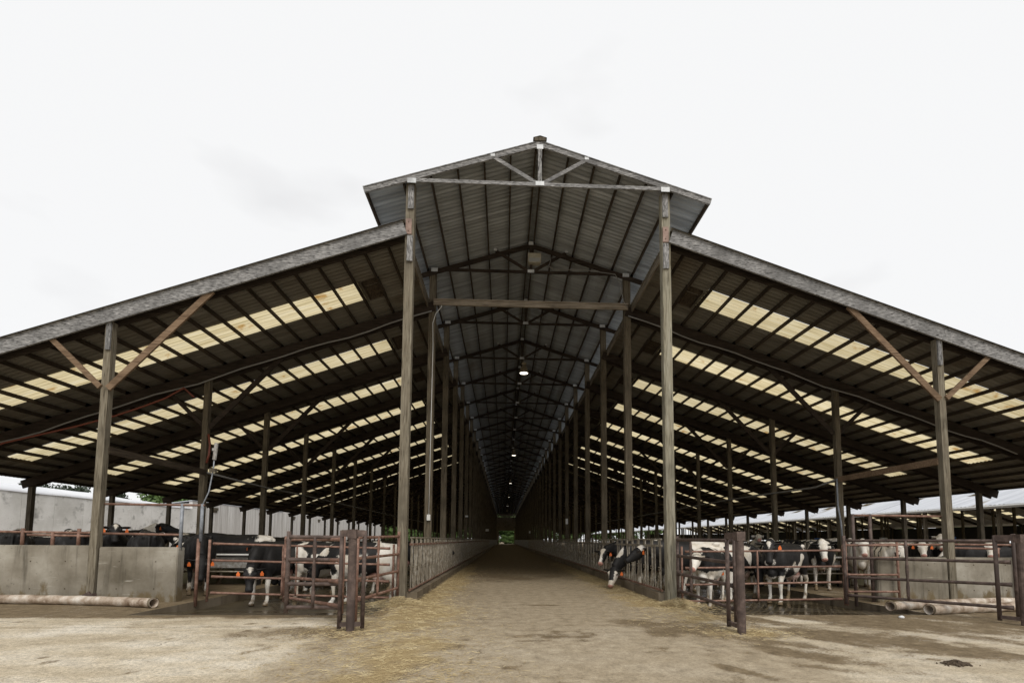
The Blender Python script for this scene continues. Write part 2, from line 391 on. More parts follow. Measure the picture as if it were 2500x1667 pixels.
ground = pydata('ground', gv.tolist(), gf.tolist(), M['yard'])
tag(ground, 'pale stained concrete yard and dirty feed drive with straw and far shade in its colour', kind='structure')
X_, Y_ = gv[:, 0], gv[:, 1]
def ell(cx, cy, a, b_, ang=0):
    c, s = math.cos(R_(ang)), math.sin(R_(ang)); dx, dy = X_ - cx, Y_ - cy
    return 1 - np.sqrt(((c * dx + s * dy) / a) ** 2 + ((-s * dx + c * dy) / b_) ** 2)
def sm(x, a, b_): t = np.clip((x - a) / (b_ - a), 0, 1); return t * t * (3 - 2 * t)
P2 = np.stack([X_, Y_, X_ * 0], 1)
n1 = fbm(P2 * .9, 3); n2 = fbm(P2 * 2.6, 5); n3 = fbm(P2 * np.array([.5, 2.2, 1]), 9); n4 = fbm(P2 * 7, 12, 3)
# streaks on the right-hand yard run from the pen towards the camera-right
cs, sn = math.cos(R_(-58)), math.sin(R_(-58))
PS = np.stack([(X_ * cs + Y_ * sn) * .8, (-X_ * sn + Y_ * cs) * 2.6, X_ * 0], 1); nstk = fbm(PS, 21)
dirt_shade = np.full(X_.size, -.6)
def addd(v): 
    global dirt_shade
    dirt_shade = np.maximum(dirt_shade, v)
addd(np.where(X_ < -2.9, sm(Y_, 8.6, 9.1) * 1.1 - .15 + .5 * n2, -1))              # brown strip before the left wall
addd(np.where(X_ > 3.0, sm(Y_ + .35 * X_, 8.4, 10.2) * .75 + .9 * nstk + .5 * n2 + .25 * n4, -1))      # smeared manure at right
addd(ell(4.0, 7.0, 3.2, 1.3, -30) * .9 + .8 * nstk + .7 * n2 + .3 * n4); addd(ell(3.0, 5.9, 1.5, .5, -40) * 1.0 + .9 * n2 + .25 * n4)
addd(ell(9.0, 8.2, 4.5, 1.9, 0) * .9 + .7 * nstk + .5 * n2 + .1)
n5 = fbm(P2 * 3.3 + 40, 31, 3); n6 = fbm(P2 * 1.1 + 9, 33, 3)
addd(np.where((Y_ < 8.8), 1.5 * n5 + .8 * n4 - .52, -1)); addd(np.where(Y_ < 8.6, 1.1 * n6 + .5 * n2 + .5 * n4 - .42, -1))
addd(ell(-3.4, 7.6, 1.7, .9, 25) * .9 + .75 * n2)                                   # around the left gate post
addd(ell(-2.2, 5.6, 1.3, 2.0, 20) * .8 + .8 * n2 - .1)
addd(ell(2.0, 7.6, 1.1, .7, 0) * .9 + .9 * n2)
addd(ell(2.7, 5.4, .55, .22, -35) * 1.1 + .7 * n2 + .4 * n4); addd(ell(1.75, 5.3, .55, .14, -62) * 1.1 + .7 * n2 + .4 * n4)
addd(ell(.1, 10.6, .75, .16, -3) * 1.5 + .5 * n2)                                   # dark patch on the drive
addd(ell(.0, 7.2, 1.5, .75, 0) * .7 + .9 * n4 - .1)
addd(ell(-1.3, 6.6, 1.6, .5, 10) * .6 + .9 * n4 - .15)
addd(ell(1.2, 6.2, 1.8, .6, 0) * .5 + .9 * n4 - .2)
addd(.95 * n4 + .35 * n1 - .38)
addd(np.where((Y_ > 11) & (np.abs(X_) < 3.1), .15 + .5 * n1 + sm(Y_, 13, 26) * 1.2, -1))  # drive dirt; its rise with depth paints the barn's gloom into the floor
addd(np.where((np.abs(X_) > 7.8) & (Y_ > 11.3), .6 + .4 * n1, -1))
joint = np.minimum(np.abs(Y_ - 8.06 - .015 * X_), np.where(Y_ < 8.0, np.abs(X_ + 1.05 - .05 * np.sin(Y_ * 3)), 9))
addd(np.where(joint < .035, .6 + .6 * n4, -1))
straw = np.full(X_.size, -.8)
def adds(v):
    global straw
    straw = np.maximum(straw, v)
adds(ell(-2.95, 10.9, 1.0, .75, 30) * 1.6 + .5 * n2); adds(ell(3.05, 10.5, .8, .85, -30) * 1.6 + .5 * n2)
adds(ell(-2.3, 9.2, 1.0, 2.2, -12) * 1.0 + .55 * n2 + .05); adds(ell(-2.1, 6.0, .85, 2.6, -14) * .95 + .6 * n2)
adds(ell(2.6, 9.3, .75, 1.6, 10) * .8 + .6 * n2); adds(ell(3.0, 7.4, .9, .5, 0) * 1.0 + .6 * n2)
for s_ in (-1, 1):
    adds(np.where((s_ * X_ > 0) & (s_ * X_ < 3.1) & (Y_ > 10.4), sm(s_ * X_, 1.3, 2.5) * .85 * (1 - sm(Y_, 18, 42)) - .05 + .5 * n2 - .25 * sm(s_ * X_, 2.75, 2.95), -1))
trk = np.exp(-((np.abs(X_ + .1) - .85) / .28) ** 2) * (Y_ > 5)
dirt_shade = dirt_shade - .35 * trk * (np.abs(X_) < 2) * (Y_ < 16)
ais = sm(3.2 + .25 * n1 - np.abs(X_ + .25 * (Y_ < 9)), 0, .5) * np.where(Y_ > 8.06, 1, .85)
ais = np.maximum(ais, np.where((X_ > 3) & (Y_ < 8), .35, 0))
colr = np.stack([np.clip(dirt_shade, -1, 1.3), np.clip(straw, -1, 1.3), np.clip(ais, 0, 1), np.ones(X_.size)], 1).astype(np.float32)
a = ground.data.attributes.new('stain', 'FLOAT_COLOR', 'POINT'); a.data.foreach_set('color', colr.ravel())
# sunken cow alleys with a grooved ramp
for s_ in (-1, 1):
    xs = np.linspace(PX0, PX1, 30); ys = lines((PY0, 11.4, .11), (11.4, YEND, 6))
    V = [(s_ * x, y, 0 if y <= PY0 + .01 else -.2 * float(min(1, (y - PY0) / 2.1)) - .004) for y in ys for x in xs]
    F = [(j * 30 + i, j * 30 + i + 1, j * 30 + i + 31, j * 30 + i + 30) for j in range(len(ys) - 1) for i in range(29)]
    o = pydata('pen_floor', V, F, M['pen']); tag(o, 'wet grooved concrete cow alley', kind='structure')
    bm = NBM()      # kerb faces of the sunken alley
    for x, yy in ((s_ * PX0, D - .05), (s_ * PX1, D - .05)):
        v = [bm.verts.new(p) for p in ((x, PY0, 0), (x, YEND, 0), (x, YEND, -.35), (x, PY0, -.35))]; bm.faces.new(v)
    o = obj('pen_kerb', bm, M['curb']); tag(o, 'concrete kerb beside the cow alley', kind='structure')

# ------------------------------------------------------------------ the barn
A, OP, EP = 3.0, 9.555, 17.705
EAVE = {-1: 18.05, 1: 18.45}
SLOPE = {-1: .347, 1: .338}
def zl(s, x): return 8.72 - SLOPE[s] * (x - A)          # lower roof, top face
def zu(x): return 10.70 - .318 * x                       # upper roof, top face
barn = empty('cattle_barn', (0, 0, 0))
tag(barn, 'long open-sided timber cow barn with raised centre roof and skylight strips', 'barn')
def FY(k): return D + .1 + BAY * k                       # centre line of frame k

def corrugated(name, mat, s, x0, x1, y0, y1, zf, parent, pitch=.145, amp=.02, lap=0):
    n = max(2, int(round((y1 - y0) / pitch * 4))); ys = np.linspace(y0, y1, n + 1)
    w_ = amp * np.sin(ys / pitch * 2 * math.pi)
    V = []; F = []
    for x in (x0, x1):
        for y, d in zip(ys, w_): V.append((s * x, y, zf(x) + d - .021 + lap))
    m = n + 1
    for i in range(n): F.append((i, i + 1, m + i + 1, m + i) if s > 0 else (i + 1, i, m + i, m + i + 1))
    return V, F
def merge(name, mat, sets, parent):
    V = []; F = []
    for v, f in sets:
        o = len(V); V += v; F += [tuple(i + o for i in q) for q in f]
    return pydata(name, V, F, mat, parent, True)
SK0, SKX = 4.71, {-1: 16.72, 1: 16.17}
for s in (-1, 1):
    zf = lambda x, s=s: zl(s, x)
    st = [corrugated('', None, s, 3.1, SK0, D - .14, YEND + .1, zf, barn), corrugated('', None, s, SKX[s], EAVE[s], D - .14, YEND + .1, zf, barn)]
    a0, a1 = (.47, .715) if s < 0 else (.445, .69)
    yy = D - .14
    for k in range(NB):
        st.append(corrugated('', None, s, SK0, SKX[s], yy, D + BAY * (k + a0), zf, barn)); yy = D + BAY * (k + a1)
        m_ = merge('skylight', M['sky'], [corrugated('', None, s, SK0 - .03, SKX[s] + .03, D + BAY * (k + a0) - .02, yy + .02, zf, barn, lap=-.008)], barn)
    st.append(corrugated('', None, s, SK0, SKX[s], yy, YEND + .1, zf, barn))
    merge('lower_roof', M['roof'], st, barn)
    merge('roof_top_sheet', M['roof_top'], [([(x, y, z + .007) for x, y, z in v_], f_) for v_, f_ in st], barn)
    merge('upper_roof', M['roof_up'], [corrugated('', None, s, 0.0, 4.03, D - .16, YEND + .1, zu, barn)], barn)
def ridge(bm):
    for s in (-1, 1):
        v = [bm.verts.new(p) for p in ((0, D - .175, 10.78), (s * .16, D - .175, 10.73), (s * .16, YEND, 10.73), (0, YEND, 10.78))]; bm.faces.new(v)
    bx(bm, -.13, .13, D - .17, D + .3, 10.66, 10.75)
part('ridge_cap', M['post_dark'], barn, ridge)
# posts
def pbox(x, y, wx, wy, z0, z1): return lambda bm: bx(bm, x - wx / 2, x + wx / 2, y - wy / 2, y + wy / 2, z0, z1)
for k in range(NB + 1):
    y = FY(k)
    for s in (-1, 1):
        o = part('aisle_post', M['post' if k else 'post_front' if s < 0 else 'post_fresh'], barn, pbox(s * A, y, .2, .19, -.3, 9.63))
        if k == 0:
            part('scab_board', M['rake_z'], o, lambda bm: beam(bm, (s * A - .02 * s, D - .022, 8.98), (s * A - .02 * s, D - .022, 9.56), .13, .04, (0, 1, 0)))
            part('scab_board', M['rake_z'], o, lambda bm: beam(bm, (s * A - .02 * s, D - .022, 7.72), (s * A - .02 * s, D - .022, 8.33), .13, .04, (0, 1, 0)))
            part('steel_plate', M['plate'], o, lambda bm: (bx(bm, s * A - .085, s * A + .05, D - .03, D, 8.37, 8.74), [lathe(bm, [(.012, 0), (.012, .02)], (s * A - .02, D - .04, z), 6) for z in (8.44, 8.66)]))
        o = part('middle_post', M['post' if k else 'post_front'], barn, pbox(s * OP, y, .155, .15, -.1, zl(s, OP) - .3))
        if k == 0: part('scab_board', M['rake_z'], o, lambda bm: beam(bm, (s * OP - .02 * s, D + .005, zl(s, OP) - .95), (s * OP - .02 * s, D + .005, zl(s, OP) - .34), .10, .04, (0, 1, 0)))
        part('eave_post', M['post_dark'], barn, pbox(s * EP, y, .15, .15, -.1, zl(s, EP) - .3))
# rafters
for k in range(NB + 1):
    y = FY(k)
    for s in (-1, 1):
        dz = .15 + .15
        def raf(bm, y=y, s=s, k=k):
            for yy in ((y - .12, y + .12) if k else (y + .12,)):
                beam(bm, (s * 2.95, yy, zl(s, 2.95) - dz + (0 if k else .06)), (s * (EAVE[s] - .1), yy, zl(s, EAVE[s] - .1) - dz + (0 if k else .06)), .045, .29 if k else .2)
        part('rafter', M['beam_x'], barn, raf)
for s in (-1, 1):   # grey rake boards on the front gable
    def rk(bm, x0, x1, d=0.0): beam(bm, (s * x0, D - .055 + d, zl(s, x0) - .175), (s * x1, D - .055 + d, zl(s, x1) - .175), .045, .36)
    part('rake_board', M['rake_x'], barn, lambda bm: rk(bm, 3.1, 9.6))
    part('rake_board', M['rake_x'], barn, lambda bm: rk(bm, 9.605, EAVE[s]))
    part('rake_board', M['rake_x'], barn, lambda bm: beam(bm, (0.0, D - .12, zu(0) - .085), (s * 4.04, D - .12, zu(4.04) - .085), .045, .15))
    part('header_beam', M['header'], barn, lambda bm: bx(bm, s * 3.115, s * 3.155, D + .2, YEND, 8.40, 8.60))
    part('eave_board', M['beam_y'], barn, lambda bm: bx(bm, s * 3.98, s * 4.02, D - .1, YEND, zu(4) - .16, zu(4) - .03))
# trusses of the raised roof
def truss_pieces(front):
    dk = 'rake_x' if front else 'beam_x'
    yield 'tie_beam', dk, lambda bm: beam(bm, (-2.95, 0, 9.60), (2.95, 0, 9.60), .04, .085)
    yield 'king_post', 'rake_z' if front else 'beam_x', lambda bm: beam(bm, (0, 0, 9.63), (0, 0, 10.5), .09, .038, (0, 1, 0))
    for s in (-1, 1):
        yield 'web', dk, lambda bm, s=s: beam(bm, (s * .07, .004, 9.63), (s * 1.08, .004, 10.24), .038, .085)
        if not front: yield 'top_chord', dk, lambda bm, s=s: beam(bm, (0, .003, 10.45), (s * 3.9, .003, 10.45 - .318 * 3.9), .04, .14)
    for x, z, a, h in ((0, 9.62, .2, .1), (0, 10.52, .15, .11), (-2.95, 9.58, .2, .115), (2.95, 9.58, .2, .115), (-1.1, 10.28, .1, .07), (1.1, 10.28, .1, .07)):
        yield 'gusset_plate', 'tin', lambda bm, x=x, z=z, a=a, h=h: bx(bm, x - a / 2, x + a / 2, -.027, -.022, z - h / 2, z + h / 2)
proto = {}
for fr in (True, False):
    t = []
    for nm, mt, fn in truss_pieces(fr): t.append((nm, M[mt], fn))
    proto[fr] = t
first = None
for k in range(NB + 1):
    y = D - .125 if k == 0 else FY(k) - .12
    root = empty('truss', (0, y, 0)); root.parent = barn
    if k < 2:
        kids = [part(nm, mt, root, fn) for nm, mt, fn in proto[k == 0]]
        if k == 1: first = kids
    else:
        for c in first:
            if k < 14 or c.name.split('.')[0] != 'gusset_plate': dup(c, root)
# purlins: nearest hundred as parts, the rest as one mass
def purlins():
    r = []
    for s in (-1, 1):
        for i in range(28):
            x = 3.62 + .546 * i
            if x < EAVE[s] - .06: r.append((s * x, zl(s, x) - .035, .10))
        for x in (.09, .68, 1.3, 1.92, 2.54, 3.16): r.append((s * x, zu(x) - .035, .11))
    return r
PL = purlins(); cnt = 0; rest = []
for k in range(NB):
    y0, y1 = FY(k) - (.17 if k else .125), FY(k + 1) + .17
    for x, z, h in PL:
        q_ = (x - .019, x + .019, y0, y1, z - h, z)
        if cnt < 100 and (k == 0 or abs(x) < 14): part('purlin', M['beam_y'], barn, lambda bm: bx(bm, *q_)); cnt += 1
        else: rest.append(q_)
V = []; F = []
for x0, x1, y0, y1, z0, z1 in rest:
    o = len(V); V += [(x0, y0, z0), (x1, y0, z0), (x1, y1, z0), (x0, y1, z0), (x0, y0, z1), (x1, y0, z1), (x1, y1, z1), (x0, y1, z1)]
    F += [tuple(o + i for i in f) for f in ((3, 2, 1, 0), (4, 5, 6, 7), (0, 1, 5, 4), (1, 2, 6, 5), (2, 3, 7, 6), (3, 0, 4, 7))]
tag(pydata('purlin', V, F, M['beam_y'], barn), kind='stuff')
# knee braces on the middle posts
for k in range(NB + 1):
    y = FY(k) - (.1 if k == 0 else .0)
    for s in (-1, 1):
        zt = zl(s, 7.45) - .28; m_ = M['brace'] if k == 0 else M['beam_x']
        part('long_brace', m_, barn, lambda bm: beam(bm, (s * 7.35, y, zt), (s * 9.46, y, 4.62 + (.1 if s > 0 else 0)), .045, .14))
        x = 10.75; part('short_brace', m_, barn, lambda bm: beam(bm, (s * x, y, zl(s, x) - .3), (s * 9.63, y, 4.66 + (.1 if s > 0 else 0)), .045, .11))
part('cross_beam', M['beam_light'], barn, lambda bm: (bx(bm, -2.95, 3.0, FY(1) - .19, FY(1) - .14, 8.45, 8.60), bx(bm, -2.95, 3.0, FY(1) - .22, FY(1) - .10, 8.60, 8.635)))
for s in (-1, 1):
    part('side_beam', M['beam_y'] if s < 0 else M['brace'], barn, lambda bm: bx(bm, s * 9.45, s * 9.49, D + .15, FY(1) - .05, 3.20, 3.36))
# louvred vents beside the first skylight
for k in range(6):
    for s in (-1, 1):
        x = 4.36; y = D + BAY * (k + .6)
        def vent(bm):
            for j in range(4):
                yy = y - .36 + j * .24
                beam(bm, (s * (x - .2), yy, zl(s, x - .2) - .05), (s * (x + .2), yy, zl(s, x + .2) - .05), .15, .02, (0, .45, .9))
            for xx in (x - .21, x + .21): beam(bm, (s * xx, y - .46, zl(s, xx) - .06), (s * xx, y + .46, zl(s, xx) - .06), .03, .06)
        part('vent', M['beam_y'], barn, vent)
# end wall above the far doorway
def endw(bm):
    bx(bm, -4.0, -2.3, YEND, YEND + .1, 0, 8.7); bx(bm, 2.6, 4.0, YEND, YEND + .1, 0, 8.7); bx(bm, -2.3, 2.6, YEND, YEND + .1, 4.35, 8.7); bx(bm, -4, 4, YEND, YEND + .1, 8.85, 9.4); bx(bm, -2.4, 2.4, YEND, YEND + .1, 9.4, 10.1); bx(bm, -1.2, 1.2, YEND, YEND + .1, 10.1, 10.45)
part('end_wall', M['beam_light'], barn, endw)

# ------------------------------------------------------------------ feed fences with headlocks
fp = .61
for s in (-1, 1):
    fe = empty('feed_fence', (s * 2.84, D + .2, 0))
    tag(fe, f'galvanised headlock feed fence along the {"left" if s < 0 else "right"} side of the drive' + (' with cow heads through it' if s > 0 else ' with no heads through it'), 'fence', 'headlock feed fences beside the drive')
    LEN = YEND - D - .3
    part('kerb', M['curb'], fe, lambda bm: bx(bm, -.07, .16, 0.05, LEN, -.3, .20))
    part('bottom_rail', M['rust'], fe, lambda bm: tube(bm, [(0, 0, .25), (0, LEN, .25)], .028, 8))
    part('upper_rail', M['rust'] if s < 0 else M['galv_brown'], fe, lambda bm: beam(bm, (0, 0, 1.26), (0, LEN, 1.26), .045, .05))
    def top(bm):
        tube(bm, [(0, 0, 1.41), (0, LEN, 1.41)], .018, 6)
        for i in range(int(min(LEN, 60) / .1525)): tube(bm, [(0, i * .1525, 1.40 + .02 * (i % 2)), (0, i * .1525 + .1525, 1.42 - .02 * (i % 2))], .014, 5)
    part('latch_rail', M['galv_brown'], fe, top)
    def hl(bm, full=True):
        n = 7 if full else 4
        tube(bm, [(0, .08, .25), (0, .08, 1.40)], .017, n)
        tube(bm, [(0, .50, .25), (0, .50, 1.27)], .016, n)
        tube(bm, [(.012, .30, .25), (.012, .16, .74), (.012, .19, 1.36)], .016, n)
        tube(bm, [(.012, .42, .25), (.012, .17, .72)], .013, n)
        if full:
            bx(bm, -.02, .03, .10, .22, .69, .72); bx(bm, -.02, .03, .10, .22, .745, .775); bx(bm, -.006, .006, .12, .25, 1.28, 1.40)
    first_hl = part('headlock', M['galv_brown'], fe, hl); n_ = int(LEN / fp)
    plate = None
    for i in range(1, 100): 
        h = dup(first_hl, fe, (0, fp * i, 0))
    bm = NBM()
    for i in range(100, n_):
        b2 = NBM(); hl(b2, False); me = bpy.data.meshes.new('tmp'); b2.transform(Matrix.Translation((0, fp * i, 0))); b2.to_mesh(me); b2.free(); bm.from_mesh(me); bpy.data.meshes.remove(me)
    tag(obj('headlock', bm, M['galv'], fe), kind='stuff')

# ------------------------------------------------------------------ gates, walls and rails at the front
def gate(name, label, p, q, rails_p, rails_q, st_p, st_q, mat, r=.03, mids=(), group='pipe gates across the pens', ext=()):
    """pipe gate from p to q (xy); rail heights at either end; stile z-ranges"""
    p, q = Vector((*p, 0)), Vector((*q, 0)); t = empty(name, p); tag(t, label, 'gate', group); d = q - p
    for e, (z0, z1) in ((Vector(), st_p), (d, st_q)):
        part('stile', mat, t, lambda bm: tube(bm, [e + Vector((0, 0, z0)), e + Vector((0, 0, z1))], r * 1.1, 10), True)
    for a, c in zip(rails_p, rails_q):
        def rail(bm):
            u = d.normalized(); A0, B0 = Vector((0, 0, a)), d + Vector((0, 0, c)); n = (B0 - A0)
            tube(bm, [A0 + n * .02, A0 + n * .05, A0 + n * .08, B0 - n * .08, B0 - n * .05, B0 - n * .02], [r * 1.35, r * 1.2, r, r, r * 1.2, r * 1.35], 10)
        part('rail', mat, t, rail, True)
    for f in mids:
        e = d * f; lo = rails_p[-1] + (rails_q[-1] - rails_p[-1]) * f; hi = rails_p[0] + (rails_q[0] - rails_p[0]) * f
        sd_ = Vector((-d.y, d.x, 0)).normalized() * r * 1.3
        if sd_.y > 0: sd_ = -sd_
        def strap(bm):
            bb = [lo + (hi - lo) * i / 9 for i in range(10)]
            tube(bm, [e + sd_ + Vector((0, 0, z)) for z in bb], [r * (1.0 if i % 3 else .62) for i in range(10)], 8)
        part('upright', mat, t, strap, True)
    return t
gate('pipe_gate', 'rusty four-rail pipe gate across the left pen mouth', (-7.16, 11.1), (-3.19, 11.1), (1.255, .892, .543, .197), (1.165, .81, .443, .09), (.0, 1.34), (-.03, 1.26), M['rust'], .024, (.40, .475))
gate('pipe_gate', 'rusty four-rail pipe gate across the right pen mouth', (3.23, 11.0), (6.96, 11.0), (1.132, .767, .395, .033), (1.18, .82, .467, .09), (-.08, 1.25), (-.05, 1.3), M['rust'], .023, (.46,))
gate('pipe_gate', 'short dark pipe gate facing the viewer left of the drive', (-4.37, 8.5), (-3.475, 8.5), (1.40, 1.02, .617, .235), (1.398, 1.02, .617, .231), (.14, 1.495), (.02, 1.475), M['rust_dark'], .033, (.5,))
gate('pipe_gate', 'slanting rusty pipe gate behind the short dark gate', (-5.38, 10.75), (-3.32, 8.05), (1.345, .95, .557, .145), (1.364, 1.03, .69, .31), (.05, 1.42), (.2, 1.42), M['rust'], .03)
gate('pipe_gate', 'rusty pipe gate from the left drive post out to the thick gate post', (-3.06, 10.98), (-3.20, 8.40), (1.432, 1.046, .678, .317), (1.392, 1.045, .697, .355), (.16, 1.54), (.02, 1.446), M['rust'], .027, (.6,))
gate('pipe_gate', 'rusty pipe gate from the right drive post out to the thick gate post', (3.10, 10.9), (2.95, 7.85), (1.397, 1.046, .65, .29), (1.381, 1.02, .654, .281), (.15, 1.48), (.09, 1.5), M['rust_dark'], .032, (.25,))
gate('pipe_gate', 'long dark pipe gate reaching to the right edge', (6.72, 10.62), (8.24, 8.4), (1.401, 1.025, .607, .217), (1.405, 1.031, .638, .233), (.03, 1.51), (.03, 1.53), M['rust_dark'], .030, (.42,))
gate('pipe_gate', 'narrow rusty pipe gate in front of the right wall end', (6.98, 10.95), (8.19, 10.95), (1.30, 1.01, .637, .258), (1.30, 1.017, .637, .258), (-.05, 1.40), (.1, 1.40), M['rust'], .024)
def heavy(x, y, label, arms, mat='rust_dark'):
    t = empty('gate_post', (x, y, 0)); tag(t, label, 'gate post', 'thick steel gate posts in the yard')
    part('post_tube', M[mat], t, lambda bm: (tube(bm, [(0, 0, -.1), (0, 0, 1.5)], .062, 14), bx(bm, -.064, .064, -.064, .064, 1.38, 1.515)), False)
    for ax, ay in arms:
        part('hinge_bracket', M[mat], t, lambda bm: beam(bm, (0, 0, 1.455), (ax, ay, 1.455), .06, .1))
        part('hinge_bracket', M['rust_dark'], t, lambda bm: beam(bm, (0, 0, .10), (ax, ay, .10), .045, .06))
        part('hinge_pipe', M['rust_dark'], t, lambda bm: tube(bm, [(ax, ay, .04), (ax, ay, 1.5)], .032, 10), True)
heavy(-3.04, 7.6, 'thick dark gate post standing in straw left of the drive', ((-.17, .02), (.16, .06)))
heavy(2.78, 7.33, 'thick dark gate post on the bare concrete right of the drive', ((-.0, .42), ))
heavy(7.93, 8.0, 'thick dark gate post at the far right edge', ((-.14, .3),))
def front_wall(x0, x1, h, label, sgn):
    t = empty('concrete_wall', ((x0 + x1) / 2, D, 0)); tag(t, label, 'wall', 'low concrete walls at the barn front'); hw = (x1 - x0) / 2
    def f(bm):
        bx(bm, -hw, hw, .06, .30, -.3, h)
        bmesh.ops.bevel(bm, geom=bm.edges[:], offset=.015, segments=2, affect='EDGES')
    part('wall_slab', M['wall'], t, f)
    def holes(bm):
        for i in range(int(hw * 2 / .75)):
            for z in (.28, .86):
                lathe(bm, [(.014, 0), (.012, .004)], (0, 0, 0), 8)
                bm.verts.ensure_lookup_table()
                for v in bm.verts[-16:]:
                    c = v.co.copy(); v.co = Vector((-hw + .4 + i * .75 + c.x + .05 * math.sin(i * 7 + z), .059 - c.z, z + c.y))
    part('tie_hole', M['dung'], t, holes)
front_wall(-13.5, -9.65, 1.2, 'grey concrete wall left of the far left post behind the long pipe', -1)
front_wall(-9.45, -7.80, 1.17, 'grey concrete wall between the far left post and the pen corner', -1)
front_wall(7.79, 9.47, 1.03, 'grey concrete wall between the right pen corner and the outer post', 1)
front_wall(9.65, 14.0, 1.03, 'dark-streaked concrete wall right of the outer right post', 1)
def rails(name, label, segs, mat, r=.026, posts=()):
    t = empty(name, segs[0][0]); tag(t, label, 'railing', 'pipe rails above the front walls'); o = Vector(segs[0][0])
    for p, q in segs: part('rail', mat, t, lambda bm: tube(bm, [Vector(p) - o, Vector(q) - o], r, 10), True)
    for x, y, z0, z1, m_ in posts: part('upright', m_, t, lambda bm: tube(bm, [Vector((x, y, z0)) - o, Vector((x, y, z1)) - o], r * 1.35, 10), True)
WY = D + .17
rails('pipe_rail', 'double rusty pipe rail with short uprights over the far left wall', [((-13.5, WY, 1.50), (-9.63, WY, 1.47)), ((-11.05, WY, 1.42), (-9.63, WY, 1.40))], M['rust'], .026,
      [(-11.15, WY, 1.15, 1.56, M['rust']), (-10.52, WY, 1.15, 1.49, M['rust']), (-9.98, WY, 1.15, 1.56, M['rust'])])
rails('pipe_rail', 'tall rusty pipe rails with zinc posts over the left wall corner', [((-9.48, WY, 2.1), (-7.36, WY, 2.09)), ((-9.48, WY, 1.46), (-7.82, WY, 1.44))], M['rust'], .026,
      [(-7.83, WY, 1.1, 2.12, M['galv_blue']), (-7.40, WY, 1.3, 2.12, M['galv_blue']), (-7.44, WY, -.1, 1.36, M['rust'])])
rails('pipe_rail', 'tall rusty pipe rails framing the right wall corner', [((7.35, WY, 1.99), (9.48, WY, 1.98)), ((7.80, WY, 1.32), (9.5, WY, 1.32))], M['rust'], .026,
      [(7.34, WY, -.1, 2.02, M['rust_dark']), (7.75, WY, -.1, 2.02, M['rust_dark'])])
rails('pipe_rail', 'rusty pipe rails over the far right wall', [((9.65, WY, 1.33), (13.9, WY, 1.31)), ((9.65, WY, 1.25), (10.85, WY, 1.23))], M['rust'], .026,
      [(11.05, D - .02, .05, 1.5, M['rust']), (10.8, WY, 1.0, 1.26, M['rust'])])

# white plastic pipes lying in front of the walls
def plastic(label, pts, r, flat=.85):
    t = empty('plastic_pipe', pts[0]); tag(t, label, 'pipe', 'white plastic pipes lying before the walls'); o = Vector(pts[0]); P = [Vector(p) - o for p in pts]
    bm = NBM(); N_ = 28; fine = []
    for i in range(N_ + 1):
        u = i / N_ * (len(P) - 1); k = min(int(u), len(P) - 2); fine.append(P[k].lerp(P[k + 1], u - k))
    rs = [r * (1 + .07 * math.sin(i * 1.9) * (i > 4)) for i in range(N_ + 1)]
    tube(bm, fine, rs, 18, cap=False); fin_ = [p for p in fine]; tube(bm, fin_, [x * .9 for x in rs], 18, cap=False)
    rings = [v for v in bm.verts]
    n = 18; off = (N_ + 1) * n; bm.verts.ensure_lookup_table()
    for k in range(n): bm.faces.new((bm.verts[k], bm.verts[(k + 1) % n], bm.verts[off + (k + 1) % n], bm.verts[off + k]))
    for v in bm.verts:
        if v.co.z > 0: v.co.z *= flat
    part_o = obj('pipe_wall', bm, M['pipe'], t, True)
    part('pipe_collar', M['curb'], t, lambda bm: [tube(bm, [fine[0] - (fine[1] - fine[0]).normalized() * .004, fine[0] + (fine[1] - fine[0]).normalized() * .05], [r * 1.02, r * 1.06], 18, cap=False)], True)
plastic('long dirty white plastic pipe lying before the left wall', [(-7.62, 10.15, .1), (-8.3, 10.36, .1), (-9.4, 10.6, .1), (-10.6, 10.75, .1), (-14, 11.0, .1)], .1)
plastic('dirty white plastic pipe lying against the right wall', [(6.98, 9.72, .097), (8.2, 10.1, .097), (9.6, 10.45, .097), (12, 10.6, .097)], .096)
plastic('cut white plastic pipe lying in front of another by the right wall', [(7.36, 9.25, .097), (8.6, 9.5, .097), (10.5, 9.9, .097)], .098)
t = part('broken_timber', M['rust_dark'], None, lambda bm: (beam(bm, (-9.75, 10.95, .10), (-9.35, 10.9, .16), .10, .09), beam(bm, (-9.62, 10.86, .07), (-9.42, 10.88, .2), .05, .1)))
tag(t, 'small rusty offcut lying at the foot of the far left post', 'offcut')

# ------------------------------------------------------------------ lamps, cables, hoses, signs
def lamp(k, label, lit=True):
    t = empty('bell_lamp', (.09, FY(k) - .1, 8.92)); tag(t, label, 'lamp', 'bell lamps hanging down the drive')
    part('shade', M['housing'], t, lambda bm: lathe(bm, [(.06, .36), (.11, .32), (.17, .2), (.2, .04), (.22, 0), (.205, 0), (.185, .05), (.05, .3)], n=18), True)
    part('ballast', M['housing'], t, lambda bm: (bx(bm, -.1, .1, -.08, .08, .37, .5), tube(bm, [(0, 0, .5), (0, 0, .62)], .02, 6), bx(bm, -.04, .04, -.04, .04, .34, .38)))
    part('bulb', M['glow'], t, lambda bm: lathe(bm, [(.03, .2), (.12, .1), (.185, .022), (.18, .018)], n=16), True)
for i, k in enumerate((3, 9, 15, 21, 27, 33)):
    lamp(k, ['largest lit bell lamp hanging nearest under the ridge', 'second lit bell lamp down the drive', 'third lit bell lamp down the drive', 'fourth lit bell lamp down the drive, small', 'fifth lit bell lamp down the drive, tiny', 'tiny farthest lit bell lamp before the end wall'][i])
t = empty('floodlight', (.1, FY(1) - .2, 9.92)); tag(t, 'boxy unlit floodlight fixed to the second truss', 'floodlight')
